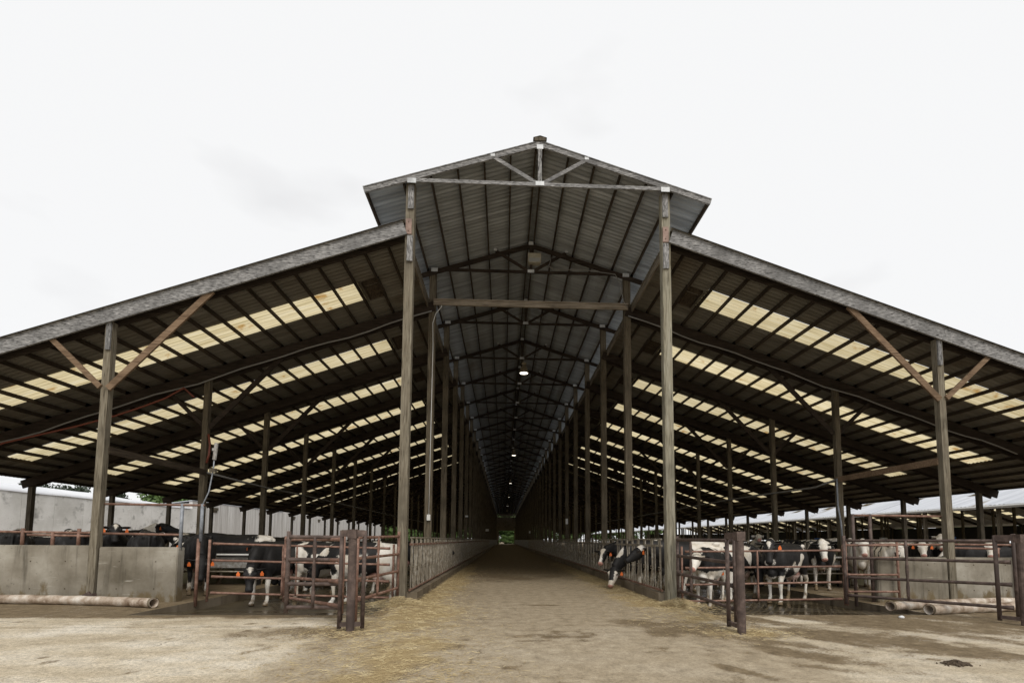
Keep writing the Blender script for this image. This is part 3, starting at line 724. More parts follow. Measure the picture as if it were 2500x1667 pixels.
part('casing', M['flood'], t, lambda bm: (bx(bm, -.18, .18, -.08, .12, -.09, .17), bx(bm, -.2, .2, -.1, -.07, -.11, .19), beam(bm, (0, .05, .17), (0, .05, .32), .05, .03)))
part('lens', M['glass'], t, lambda bm: bx(bm, -.165, .165, -.112, -.102, -.085, .03))
def line(name, label, cat, pts, r, mat, n=8, group=None):
    o = Vector(pts[0]); e = part(name, M[mat] if isinstance(mat, str) else mat, None, lambda bm: tube(bm, [Vector(p) - o for p in pts], r, n), True); e.location = o; tag(e, label, cat, group); return e
t = empty('conduit', (-2.97, FY(1) - .12, 2.0)); tag(t, 'thin white conduit with a switch box on the second left drive post', 'conduit')
part('conduit_tube', M['pvc'], t, lambda bm: tube(bm, [(0, 0, .1), (.01, 0, 3.0), (.02, 0, 5.2), (.0, 0, 5.9), (.08, 0, 6.2), (.25, -.03, 6.4), (.27, -.05, 6.62)], .012, 8), True)
part('switch_box', M['pvc'], t, lambda bm: bx(bm, -.05, .05, -.05, .02, -.07, .1))
def wob(x0, x1, s, dz, n=22, amp=.05, y=FY(1) - .17):
    return [(s * (x0 + (x1 - x0) * i / n), y, zl(s, x0 + (x1 - x0) * i / n) - dz + amp * math.sin(i * 1.3) * math.sin(i * .41)) for i in range(n + 1)]
line('roof_cable', 'grey cable sagging along the second left rafter', 'cable', wob(3.0, 16.5, -1, .46), .022, 'cable')
line('roof_cable', 'grey cable sagging along the second right rafter', 'cable', wob(3.0, 15.2, 1, .46), .02, 'cable')
line('roof_cable', 'thin cable draped over the pale cross beam and truss', 'cable', [(2.98, FY(1) - .22, 8.5), (2.85, FY(1) - .2, 8.7), (2.75, FY(1) - .2, 9.3), (2.6, FY(1) - .2, 9.56), (1.6, FY(1) - .2, 9.68), (.7, FY(1) - .2, 9.66), (.55, FY(1) - .2, 9.75), (.62, FY(1) - .2, 10.05)], .012, 'cable')
line('red_hose', 'red hose hung under the second left rafter', 'hose', [(-16.5, FY(1) - .25, 3.35)] + [(-x, FY(1) - .25, zl(-1, x) - .62 - .12 * math.sin((x - 10) * .8)) for x in (15, 14, 13, 12, 11.2, 10.6)] + [(-10.1, FY(1) - .25, 5.72), (-9.8, FY(1) - .25, 5.45)], .026, 'hose')
line('red_hose', 'short red hose end hanging on the second left outer post', 'hose', [(-9.42, FY(1) - .1, 4.4), (-9.36, FY(1) - .1, 4.1), (-9.36, FY(1) - .12, 3.8), (-9.42, FY(1) - .12, 3.55)], .03, 'hose')
t = empty('water_valve', (-7.40, WY, 2.1)); tag(t, 'grey flexible water line with brass valve above the zinc post', 'water line')
part('flexible_line', M['galv_blue'], t, lambda bm: tube(bm, [(0, 0, 0), (.06, .1, .3), (.13, .1, .8), (.14, .1, 1.05)], .015, 8), True)
part('valve', M['galv'], t, lambda bm: (tube(bm, [(.14, .1, 1.02), (.17, .1, 1.4)], .04, 8), bx(bm, .1, .16, .06, .12, 1.22, 1.28)))
part('clamp', M['post_dark'], t, lambda bm: bx(bm, .06, .2, .06, .12, .74, .82))
line('water_pipe', 'thin brown water pipe along the left outer posts', 'pipe', [(-9.45, FY(1), 3.28), (-9.45, FY(2), 3.22), (-9.45, FY(3), 3.25), (-9.45, FY(6), 3.22), (-9.45, FY(12), 3.22)], .03, 'cable')
line('water_pipe', 'thin brown water pipe along the right outer posts', 'pipe', [(9.45, FY(1), 3.28), (9.45, FY(1) + 1, 3.15), (9.45, FY(2), 3.2), (9.45, FY(3), 3.25), (9.45, FY(6), 3.22), (9.45, FY(12), 3.22)], .03, 'cable')
line('grey_pipe', 'grey water pipe down the second right outer post', 'pipe', [(9.42, FY(1) - .12, 3.3), (9.40, FY(1) - .14, 2.5), (9.46, FY(1) - .16, 1.95), (9.5, FY(1) - .16, 1.2)], .026, 'galv_blue')
def sign(x, y, z, w_, h, label, mat='paper'):
    o = part('notice', M[mat], None, lambda bm: bx(bm, -w_ / 2, w_ / 2, -.01, .01, -h / 2, h / 2)); o.location = (x, y, z); tag(o, label, 'notice')
sign(2.98, FY(5) - .115, 2.5, .14, .32, 'white tapering paper notice on a right drive post')
sign(-2.95, FY(5) - .115, 2.75, .16, .1, 'small white tag on a far left drive post')
sign(-2.9, FY(14) - .115, 2.6, .55, .3, 'pale notice board far down the left drive posts')
sign(2.9, FY(16) - .115, 2.5, .2, .3, 'small pale notice far down the right drive posts')

# ------------------------------------------------------------------ inside the pens: troughs, stall loops
for s in (-1, 1):
    side = 'left' if s < 0 else 'right'
    t = empty('water_trough', (s * 8.9, 15.0, 0)); tag(t, f'long grey water trough with pipe rail deep in the {side} pen', 'trough', 'water troughs in the pens')
    part('tank', M['galv'], t, lambda bm: (bx(bm, -.95, .95, -.25, .3, .52, .80)))
    part('leg', M['black'], t, lambda bm: bx(bm, -.9, -.8, -.2, .25, -.1, .52)); part('leg', M['black'], t, lambda bm: bx(bm, .8, .9, -.2, .25, -.1, .52))
    part('guard_rail', M['pvc'], t, lambda bm: tube(bm, [(-1.0, -.35, .90), (1.0, -.35, .90)], .03, 8), True)
    part('guard_rail', M['galv_brown'], t, lambda bm: tube(bm, [(-1.0, -.35, .42), (1.0, -.35, .42)], .025, 8), True)
    o = part('partition_wall', M['moss'], None, lambda bm: bx(bm, -1.6, 1.6, 0, .2, -.1, 1.08)); o.location = (s * 9.5, 15.6, 0)
    tag(o, f'mossy concrete partition behind the {side} water trough', 'wall', 'mossy partitions in the pens')
    def loop(bm):
        pts = [(0, 0, .35), (.9, 0, .35), (1.5, 0, .45), (1.75, 0, .75), (1.6, 0, 1.08), (1.2, 0, 1.18), (0, 0, 1.18)]
        tube(bm, pts, .03, 8); tube(bm, [(0, 0, 0), (0, 0, 1.35)], .035, 8)
    firstl = None
    for i in range(24):
        for d_ in (-1, 1):
            y = 16.8 + 1.2 * i
            if firstl is None: o = part('stall_divider', M['rust_dark'] if s < 0 else M['galv_brown'], None, loop, True); firstl = o
            else: o = dup(firstl)
            o.location = (s * 9.75 + .06 * d_, y, 0); o.rotation_euler = (0, 0, 0 if d_ > 0 else math.pi)
            tag(o, f'curved pipe stall divider in the {side} row of stalls', 'stall divider', f'stall dividers in the {side} pen')
    for d_ in (-1, 1):
        line('neck_rail', f'pipe rail along the {"inner" if d_ < 0 else "outer"} side of the {side} stall row', 'rail', [(s * (9.75 + .55 * d_), 16.4, 1.22), (s * (9.75 + .55 * d_), 46, 1.22)], .026, 'galv_brown', group='neck rails over the stalls')
    t = empty('eave_fence', (s * 17.4, 14, 0)); tag(t, f'brown pipe fence under the {side} eave', 'fence', 'pipe fences under the eaves')
    for z in (.55, .9, 1.25): part('rail', M['rust_dark'], t, lambda bm: tube(bm, [(0, 0, z), (0, 90, z)], .03, 6))

# ------------------------------------------------------------------ surroundings
# bunker wall with its white cover, left of the barn
t = empty('bunker_wall', (-27.2, 30, 0)); tag(t, 'long pale concrete bunker wall with white sheet cover beyond the left eave', 'wall')
def bw(bm):
    for i in range(24): bx(bm, -.25, .2, -34 + i * 2.0, -34 + i * 2.0 + 1.985, -.2, 3.86)
part('wall_panel', M['wall_pale'], t, bw)
V = []; F = []
ys_ = np.linspace(-34, 12.5, 40)
for y in ys_:
    e = float(np.clip((12.5 - y) / 7, 0, 1)) ** .6
    for x, z in ((.26, 3.80), (.26, 3.9), (-.6, 3.93 + .25 * e), (-2.2, 3.95 + .5 * e), (-6, 3.95 + .62 * e), (-12, 3.95 + .6 * e)):
        V.append((x, y, z + .012 * math.sin(y * 1.7 + x)))
for j in range(len(ys_) - 1):
    for i in range(5): F.append((j * 6 + i, j * 6 + i + 1, j * 6 + i + 7, j * 6 + i + 6))
pydata('sheet_cover', V, F, M['tarp'], t, True)
# boarded shed behind it
t = empty('boarded_shed', (-30, 76, 0)); tag(t, 'long grey weathered board shed beyond the left eave', 'shed')
def bs(bm):
    y = -33.0; r = random.Random(3)
    while y < 33:
        w_ = r.uniform(.25, .5); bx(bm, 2.6 - r.uniform(0, .05), 2.85, y, y + w_ - .012, -.2, 4.5 if y < -16 else 6.2); y += w_
part('board_wall', M['boards'], t, bs)
part('side_wall', M['boards'], t, lambda bm: (bx(bm, .2, 2.6, -33, -32.8, -.2, 4.3), bx(bm, .2, 2.6, -16, -15.8, -.2, 6.0), bx(bm, .2, 2.6, 32.8, 33, -.2, 6.0), bx(bm, 0, .2, -33, 33, -.2, 4.1)))
part('lean_roof', M['nroof'], t, lambda bm: (beam(bm, (-.2, -24.5, 4.15), (2.9, -24.5, 4.56), 17.2, .06), beam(bm, (-.2, 8.5, 5.6), (2.9, 8.5, 6.26), 49.4, .06)))
for i in range(7): part('hatch', M['post_dark'], t, lambda bm: (bx(bm, 2.84, 2.95, -30 + i * 8.5, -29.3 + i * 8.5, 3.9, 4.15), bx(bm, 2.84, 2.9, -29.9 + i * 8.5, -29.4 + i * 8.5, 3.7, 3.9)))
# neighbouring barn on the right
nb = empty('neighbour_barn', (26.0, 0, 0)); tag(nb, 'neighbouring cow barn with pale streaked metal roof beyond the right eave', 'barn')
def nz_(x): return 3.45 + .33 * (x if x < 17 else 34 - x)
NY0, NY1, NBAY = 6.0, 150.0, 4.8
for nm, xa, xb in (('near', 0, 17), ('far', 17, 34)):
    st = []; yy = NY0; k = 0
    while yy < NY1 - 1:
        y1 = min(yy + NBAY * .8, NY1)
        for a_, b_ in ((xa, xb),):
            n = int((y1 - yy) / .25 * 4); ys = np.linspace(yy, y1, n + 1); V = []; F = []
            for x in (a_, b_):
                for i, y in enumerate(ys): V.append((x, y, nz_(x) + .012 * math.sin(y / .25 * 2 * math.pi)))
            m = n + 1
            for i in range(n): F.append((i, i + 1, m + i + 1, m + i))
            st.append((V, F))
        if y1 < NY1:
            sx = (xa + 2.5, xb - 2.0) if xa == 0 else (xa + 2, xb - 2.5)
            xs = np.arange(sx[0], sx[1], 1.2)
            for x in xs: st.append(([(x + .75, y1, nz_(x + .75)), (x + 1.2, y1, nz_(x + 1.2)), (x + 1.2, y1 + .96, nz_(x + 1.2)), (x + .75, y1 + .96, nz_(x + .75))], [(0, 1, 2, 3)]))
            for u, v in ((xa, sx[0]), (xs[-1] + 1.2, xb)): st.append(([(u, y1, nz_(u)), (v, y1, nz_(v)), (v, y1 + .96, nz_(v)), (u, y1 + .96, nz_(u))], [(0, 1, 2, 3)]))
            SV = []; SF = []
            for x in xs:
                o = len(SV); SV += [(x, y1, nz_(x)), (x + .75, y1, nz_(x + .75)), (x + .75, y1 + .96, nz_(x + .75)), (x, y1 + .96, nz_(x))]; SF.append((o, o + 1, o + 2, o + 3))
            pydata('skylight', SV, SF, M['sky'], nb)
        yy = y1 + NBAY * .2; k += 1
    merge('roof', M['nroof'], st, nb)
def gut(bm): bx(bm, -.02, .0, NY0, NY1, 3.26, 3.44); tube(bm, [(-.07, NY0, 3.36), (-.07, NY1, 3.36)], .05, 8)
part('gutter', M['pvc'], nb, gut)
y = NY0 + 1
while y < NY1:
    for x in (.6, 9, 17, 25, 33.4): part('post', M['post'], nb, pbox(x, y, .16, .16, -.1, nz_(x) - .08))
    part('rafter', M['beam_x'], nb, lambda bm: (beam(bm, (.1, y, nz_(.1) - .2), (17, y, nz_(17) - .2), .08, .25), beam(bm, (17, y, nz_(17) - .2), (33.9, y, nz_(.1) - .2), .08, .25)))
    y += NBAY
part('low_wall', M['wall_pale'], nb, lambda bm: bx(bm, .3, .48, NY0, NY1, -.1, 1.32))
part('side_sky_block', M['black'], nb, lambda bm: bx(bm, 33.5, 33.55, NY0, NY1, 1.75, 3.4))  # added sheet, blocks the sky on the far side so the interior stays black
part('end_sky_block', M['black'], nb, lambda bm: bx(bm, 17, 33.5, NY1, NY1 + .05, 1.75, 3.4))  # added sheet, shuts the sky out at the far end
part('low_wall', M['curb'], nb, lambda bm: bx(bm, 17.3, 17.5, NY0, NY1, -.1, 1.2))
for i, (x, y, c) in enumerate(((31.5, 26, 'blue'), (33.5, 30, 'blue'), (32.0, 35, 'blue'), (34, 44, 'paper'), (33, 52, 'blue'))):
    o = part('storage_drum', M[c], None, lambda bm: lathe(bm, [(.28, 0), (.3, .03), (.3, .85), (.28, .9)], n=18), True); o.location = (x, y, .9)
    tag(o, ['blue plastic drum nearest inside the neighbouring barn', 'second blue plastic drum inside the neighbouring barn', 'third blue plastic drum inside the neighbouring barn', 'white plastic drum inside the neighbouring barn', 'farthest blue plastic drum inside the neighbouring barn'][i], 'drum', 'drums in the neighbouring barn')
    o = part('drum_stand', M['curb'], None, lambda bm: bx(bm, -.5, .5, -.5, .5, 0, .9)); o.location = (x, y, 0); tag(o, ['concrete block under the nearest blue drum', 'concrete block under the second blue drum', 'concrete block under the third blue drum', 'concrete block under the white drum', 'concrete block under the farthest blue drum'][i], 'block', 'blocks under the drums')

# trees
def make_tree(seed, h, spread, nleaf, leafmat, base=.2):
    r = np.random.default_rng(seed); t = empty('tree')
    bm = NBM(); tips = []
    tube(bm, [(0, 0, -.2), (.1, .05, h * .3), (-.1, .1, h * .6), (.05, 0, h * .92)], [h * .026, h * .02, h * .013, .04], 8)
    for i in range(16):
        z = h * r.uniform(base + .05, .85); a = r.uniform(0, 6.28); l = spread * r.uniform(.55, 1.0) * (1.15 - z / h * .75)
        p = Vector((0, 0, z)); q = p + Vector((math.cos(a) * l, math.sin(a) * l, l * r.uniform(.2, .7)))
        tube(bm, [p, p.lerp(q, .5) + Vector((0, 0, -.1 * l)), q], [h * .009, h * .006, .02], 5); tips += [q, p.lerp(q, .65), p.lerp(q, .4)]
    obj('trunk', bm, M['bark'], t, True)
    tips.append(Vector((0, 0, h * .95)))
    V = []; F = []
    for i in range(nleaf):
        c = tips[r.integers(len(tips))]; d = r.normal(size=3); d /= np.linalg.norm(d); rad = spread * .36 * r.uniform(.1, 1) ** .5
        p = np.array(c) + d * rad * np.array([1, 1, .75]); s = r.uniform(.13, .34) * (h / 10) ** .5
        u = r.normal(size=3); u /= np.linalg.norm(u); v = np.cross(u, r.normal(size=3)); v /= np.linalg.norm(v) + 1e-9
        o = len(V); V += [tuple(p - u * s), tuple(p + v * s * .5), tuple(p + u * s), tuple(p - v * s * .5)]; F.append((o, o + 1, o + 2, o + 3))
    pydata('crown', V, F, leafmat, t)
    return t
KINDS = [make_tree(1, 11, 4.2, 9000, M['leaf'], .02), make_tree(2, 14, 4.6, 9500, M['leaf'], .02), make_tree(3, 9, 3.6, 8000, M['leaf'], .0), make_tree(4, 9, 2.8, 6000, M['leaf_dark'], .1)]
used = set()
def tree(kind, x, y, z, sc_, label, group):
    pr = KINDS[kind]
    if kind not in used: used.add(kind); o = pr
    else:
        o = dup(pr)
        for c in pr.children: dup(c, o)
    o.location = (x, y, z); o.scale = (sc_,) * 3; o.rotation_euler = (0, 0, x * 1.7 + y); tag(o, label, 'tree', group)
k = 0
for x, y, s_, kd in ((-7, 176, 1.1, 0), (-2.5, 172, .9, 2), (1.8, 178, 1.2, 1), (5.5, 171, .95, 0), (9, 177, 1.15, 2), (13, 174, 1, 1), (-9, 183, 1.4, 0), (3, 183, 1.3, 2), (10, 186, 1.5, 0), (.5, 175, .8, 2), (4.5, 176, .8, 0), (0, 186, 1.5, 1), (7, 188, 1.5, 0), (-5, 188, 1.5, 1), (3.5, 169, .6, 2), (.5, 170, .55, 0), (18, 180, 1.2, 0), (-13, 180, 1.2, 1)):
    tree(kd, x, y, 0, s_, 'leafy green tree seen through the doorway at the far end of the drive', 'trees beyond the far end of the barn')
for i, (x, y, s_, kd) in enumerate(((-26, 118, 1, 1), (-30, 128, 1.1, 0), (-24, 138, 1.1, 2), (-34, 142, 1.3, 1), (-26, 152, 1.2, 0), (-20, 160, 1.2, 1), (-31, 165, 1.4, 0), (-16, 170, 1.1, 2), (-37, 172, 1.3, 0), (-44, 175, 1.6, 1), (-28, 175, 1.3, 2), (-22, 174, 1.2, 0))):
    tree(kd, x, y, 0, s_, 'green tree past the end of the grey board shed', 'trees past the board shed')
for i, (x, y, s_, kd) in enumerate(((-46.5, 70, .84, 0), (-42, 64, .86, 2), (-50, 73, .8, 0))):
    tree(kd, x, y, 0, s_, ['tall light green tree above the end of the bunker wall', 'small light green tree at the end of the bunker wall', 'light green tree half hidden above the white sheet cover'][i], 'trees behind the bunker wall')
for i, (x, y, s_) in enumerate(((-56.5, 60, .86), (-55, 61, .84), (-53.3, 61, .83), (-51, 61, .84), (-48.5, 62, .84), (-58.5, 66, .8))):
    tree(3, x, y, 0, s_, ['dark treetop poking above the white cover, leftmost', 'dark low treetop above the white cover, second from left', 'dark treetop above the middle of the white cover', 'dark treetop above the cover beside the left outer post', 'dark tree next to the light green trees by the bunker', 'dark tree standing behind the other dark treetops'][i], 'dark trees behind the bunker')
for i, (x, y, s_, kd) in enumerate(((22, 165, 1, 0), (28, 160, 1, 1), (34, 170, 1.2, 2), (40, 162, 1.1, 0), (48, 168, 1.3, 1), (70, 70, 1, 0), (72, 80, 1.1, 2), (71, 92, 1.1, 1), (73, 104, 1.2, 0), (70, 118, 1.2, 2), (72, 132, 1.2, 1), (70, 146, 1.2, 0), (71, 60, .9, 2))):
    tree(kd, x, y, 0, s_, 'green tree glimpsed through and beyond the neighbouring barn', 'trees beyond the neighbouring barn')

# ------------------------------------------------------------------ cows
def loft(bm, rings, n=16):
    """rings: (centre, side vec, up vec, half width, half height, squareness)"""
    rr = []
    for c, s, u, a, b_, e in rings:
        l = []
        for k in range(n):
            t_ = 2 * math.pi * k / n; cc, ss = math.cos(t_), math.sin(t_)
            l.append(bm.verts.new(Vector(c) + Vector(s) * a * math.copysign(abs(cc) ** e, cc) + Vector(u) * b_ * math.copysign(abs(ss) ** e, ss)))
        rr.append(l)
    for a, c in zip(rr, rr[1:]):
        for k in range(n): bm.faces.new((a[k], a[(k + 1) % n], c[(k + 1) % n], c[k]))
    for l, fl in ((rr[0], True), (rr[-1], False)):
        c = bm.verts.new(sum((v.co for v in l), Vector()) / n)
        for k in range(n): bm.faces.new((l[(k + 1) % n], l[k], c) if fl else (l[k], l[(k + 1) % n], c))
def limb(bm, pts, n=12):
    """pts: (position, half width across, half depth along x)"""
    P = [Vector(p) for p, _, _ in pts]; rings = []
    for i, (p, a, b_) in enumerate(pts):
        d = (P[min(i + 1, len(P) - 1)] - P[max(i - 1, 0)]).normalized(); s = Vector((0, 1, 0)); u = s.cross(d).normalized(); s = d.cross(u)
        rings.append((P[i], s, u, a, b_, 1))
    loft(bm, rings, n)
def ball(bm, c, r, rot=None):
    m = Matrix.Translation(c) @ (rot.to_4x4() if rot else Matrix.Identity(4)) @ Matrix.Diagonal((*r, 1))
    bmesh.ops.create_uvsphere(bm, u_segments=14, v_segments=10, radius=1, matrix=m)
POSES = {  # poll position, head pitch (down), head yaw, leg shift
    'level': ((1.16, 0, 1.36), 38, 0, 0), 'low': ((1.20, .02, .86), 62, 0, 1), 'graze': ((1.22, 0, .72), 66, 0, 0), 'up': ((1.02, 0, 1.56), 12, 0, 1),
    'left': ((1.08, .20, 1.35), 36, 62, 0), 'right': ((1.08, -.20, 1.36), 36, -62, 1), 'feed': ((1.26, .22, .66), 50, 52, 0), 'left2': ((1.2, .2, 1.12), 40, 60, 0), 'ahead': ((1.25, 0, 1.24), 30, 0, 1),
    'high': ((1.04, 0, 1.56), 44, 0, 0), 'lowleft': ((1.17, .13, .86), 60, 30, 0), 'face': ((1.06, .10, 1.43), 58, 22, 1), 'ahead58': ((1.2, .02, 1.3), 52, 8, 0)}
def cow_mesh(pose):
    (px, py, pz), pit, yaw, sh = POSES[pose]
    bm = NBM(); X, Yv, Z = Vector((1, 0, 0)), Vector((0, 1, 0)), Vector((0, 0, 1))
    tr = [(-.86, 1.16, .05, .10), (-.83, 1.17, .12, .17), (-.76, 1.15, .19, .235), (-.62, 1.11, .25, .29), (-.48, 1.09, .285, .315), (-.30, 1.05, .30, .345), (-.08, 1.00, .345, .395), (.15, .985, .365, .41), (.36, 1.0, .33, .395), (.52, 1.03, .275, .385), (.66, 1.05, .235, .35), (.78, 1.06, .185, .27), (.86, 1.05, .10, .17)]
    loft(bm, [((x, 0, z), Yv, Z, a, b_, .88) for x, z, a, b_ in tr], 20)
    for y in (-1, 1):
        ball(bm, (-.46, y * .235, 1.335), (.09, .055, .06)); ball(bm, (-.80, y * .10, 1.27), (.06, .045, .05))       # hooks and pins
        ball(bm, (.52, y * .20, .98), (.20, .10, .30)); ball(bm, (-.55, y * .21, .98), (.24, .10, .30))               # shoulder, thigh
    ball(bm, (.45, 0, 1.37), (.25, .06, .06)); limb(bm, [((-.8, 0, 1.34), .05, .04), ((-.3, 0, 1.385), .06, .04), ((.3, 0, 1.375), .06, .04)])
    ball(bm, (.70, 0, .72), (.13, .10, .14))                                                                       # brisket
    ball(bm, (-.40, 0, .66), (.22, .17, .15)); 
    for x, y in ((-.30, .08), (-.30, -.08), (-.46, .08), (-.46, -.08)): limb(bm, [((x, y, .56), .022, .022), ((x, y, .47), .016, .016)], 8)
    # neck
    poll = Vector((px, py, pz)); n0 = Vector((.60, 0, 1.14)); n1 = n0.lerp(poll, .5) + Vector((0, 0, .02 if pz > 1 else .08))
    d = (poll - n0).normalized(); sd = Vector((-d.y, d.x, 0)); sd = (sd if sd.length > .05 else Yv); sd = Vector((-math.sin(math.atan2(d.y, d.x)), math.cos(math.atan2(d.y, d.x)), 0)); u = d.cross(sd) * -1
    loft(bm, [(n0, sd, u, .19, .30, .95), (n0.lerp(n1, .5), sd, u, .15, .26, .95), (n1, sd, u, .115, .205, .95), (n1.lerp(poll, .6), sd, u, .10, .165, .95), (poll - d * .02, sd, u, .095, .13, .95)], 16)
    # head frame: h along the face, s to its left, f out of the forehead
    yb = R_(yaw); pb = R_(pit)
    h = Vector((math.cos(yb) * math.cos(pb), math.sin(yb) * math.cos(pb), -math.sin(pb))); s = Vector((-math.sin(yb), math.cos(yb), 0)); f = h.cross(s)
    HP = [(-.05, -.03, .07, .07), (.0, -.02, .105, .105), (.08, -.035, .115, .125), (.17, -.05, .118, .135), (.25, -.058, .095, .128), (.33, -.062, .078, .105), (.40, -.064, .07, .085), (.455, -.062, .078, .078), (.50, -.062, .074, .068), (.525, -.062, .05, .045)]
    loft(bm, [(poll + h * a + f * o, s, f, wd, ht, .9) for a, o, wd, ht in HP], 16)
    for y in (-1, 1):
        ball(bm, poll + h * .155 + s * y * .10 + f * .03, (.045, .035, .035), Matrix((h, s, f)).transposed())          # brow
        ed = (s * y * .95 - h * .12 - f * .25 + Vector((0, 0, .10))).normalized(); en = (h * .85 - f * .3).normalized(); eu = ed.cross(en).normalized(); en = eu.cross(ed)
        base = poll + h * .04 + s * y * .09 - f * .01
        loft(bm, [(base + ed * a, eu, en, wd, tk, 1) for a, wd, tk in ((-.02, .03, .022), (.05, .055, .022), (.11, .075, .02), (.17, .065, .018), (.215, .03, .014))], 10)
    # legs
    st = .09 if sh else 0
    for y, o in ((1, st), (-1, -st)):
        fx = .56 + o
        limb(bm, [((.55, y * .17, .95), .09, .15), ((.57, y * .17, .74), .075, .105), ((fx - .0, y * .165, .56), .052, .068), ((fx + .015, y * .16, .44), .052, .056), ((fx + .01, y * .16, .39), .042, .046), ((fx, y * .16, .25), .031, .036), ((fx + .005, y * .16, .14), .042, .046), ((fx + .03, y * .16, .09), .038, .045), ((fx + .06, y * .16, .05), .052, .066), ((fx + .07, y * .16, 0.0), .06, .08)])
        rx_ = -.66 - o
        limb(bm, [((-.58, y * .19, 1.0), .10, .22), ((-.54, y * .205, .82), .085, .18), ((-.60 - o * .4, y * .195, .67), .06, .10), ((rx_ - .075, y * .175, .53), .046, .066), ((rx_ - .08, y * .17, .47), .042, .058), ((rx_ - .05, y * .165, .40), .034, .042), ((rx_ - .01, y * .165, .25), .032, .037), ((rx_, y * .165, .14), .043, .047), ((rx_ + .025, y * .165, .09), .038, .045), ((rx_ + .055, y * .165, .05), .052, .066), ((rx_ + .065, y * .165, 0.0), .06, .08)])
    # tail
    limb(bm, [((-.80, 0, 1.33), .04, .035), ((-.88, .01, 1.26), .032, .032), ((-.915, .01, 1.0), .024, .024), ((-.90, .015, .72), .02, .02), ((-.90, .02, .58), .04, .038), ((-.90, .02, .42), .035, .03), ((-.89, .02, .34), .012, .012)], 10)
    me = bpy.data.meshes.new('cow_raw'); bmesh.ops.recalc_face_normals(bm, faces=bm.faces); bm.to_mesh(me); bm.free()
    o = bpy.data.objects.new('cow_raw', me); COL.objects.link(o)
    m1 = o.modifiers.new('r', 'REMESH'); m1.mode = 'VOXEL'; m1.voxel_size = .0165; m1.use_smooth_shade = True
    m2 = o.modifiers.new('s', 'SMOOTH'); m2.factor = .5; m2.iterations = 4
    dg = bpy.context.evaluated_depsgraph_get(); dg.update()
    me2 = bpy.data.meshes.new_from_object(o.evaluated_get(dg)); bpy.data.objects.remove(o); bpy.data.meshes.remove(me)
    co_ = np.empty(len(me2.vertices) * 3, np.float32); me2.vertices.foreach_get('co', co_)
    me2.polygons.foreach_set('use_smooth', [True] * len(me2.polygons))
    return me2, co_.reshape(-1, 3), (poll, h, s, f)
CM = {}
def coat(P, hd, seed, white, face, legs, belly, freq=1.9, extra=None):
    """signed coat map: above zero is white hair, below is black"""
    poll, h, s, f = hd
    Q = (P - np.array(poll)); u = Q @ np.array(h); v = Q @ np.array(s); g = Q @ np.array(f)
    n = fbm(P * np.array([1, 1.15, 1]) * freq + seed * 7.13, seed, 3)
    c = (n + white) * .55
    c = np.maximum(c, (legs + .12 * n - P[:, 2]) * 1.6) if legs > 0 else c
    if belly: c = np.maximum(c, np.where(np.abs(P[:, 0]) < .75, (belly + .14 * n - P[:, 2]) * 1.4, -1))
    # keep the neck and the head their own colours
    hm = np.clip((u + .06) / .08, 0, 1) * (np.abs(v) < .34) * (u < .6) * (np.sqrt(v * v * .2 + g * g) < .26)
    vv = np.abs(v)
    if face == 'black': fc = -.25 + 0 * u
    elif face == 'white': fc = .2 - np.clip((vv - .125) * 5, 0, 1) * .5 + .25 * n
    elif face == 'star': fc = np.where(g > -.05, .055 - vv * 1.15 - np.abs(u - .07) * .42 * np.where(u > .07, 1, .6), -.2)
    elif face == 'heart': fc = np.where(g > -.05, .055 - vv * 1.0 - np.where(u > .05, (u - .05) * .45, (.05 - u) * .9), -.2)
    elif face == 'blaze': fc = np.where(g > -.09, .048 - vv * .9 + .02 * np.cos(u * 9) + .03 * n, -.2)
    elif face == 'wide': fc = np.where(g > -.1, .085 - vv * .95 + .03 * n, -.2)
    elif face == 'half': fc = np.where(u > .37, .15, np.where(u > .10, (vv - .058) * 2.2, -.12)) + .06 * n
    elif face == 'brow': fc = np.where((u < .12) & (g > -.03), .09 - vv * .6, -.15)
    c = c * (1 - hm) + fc * hm
    if extra: c = extra(P, c, n)
    nose = np.clip((u - .475) / .03, 0, 1) * (np.abs(v) < .1) * (np.sqrt(v * v + g * g) < .2)
    pink = face in ('white', 'wide', 'half', 'blaze')
    sk = nose * (1 if pink else -1)
    ud = np.clip((.78 - P[:, 2]) / .05, 0, 1) * (np.abs(P[:, 1]) < .17) * (np.abs(P[:, 0] + .40) < .24) * (P[:, 2] > .44)
    sk = np.maximum(sk, ud * .42); sk = np.where(P[:, 2] < .055, -1, sk)
    eye = np.exp(-(((u - .165) / .035) ** 2 + ((vv - .115) / .03) ** 2 + ((g - .0) / .04) ** 2)); sk = np.where((eye > .35) & (u > .1), -1, sk)
    return c.astype(np.float32), sk.astype(np.float32)
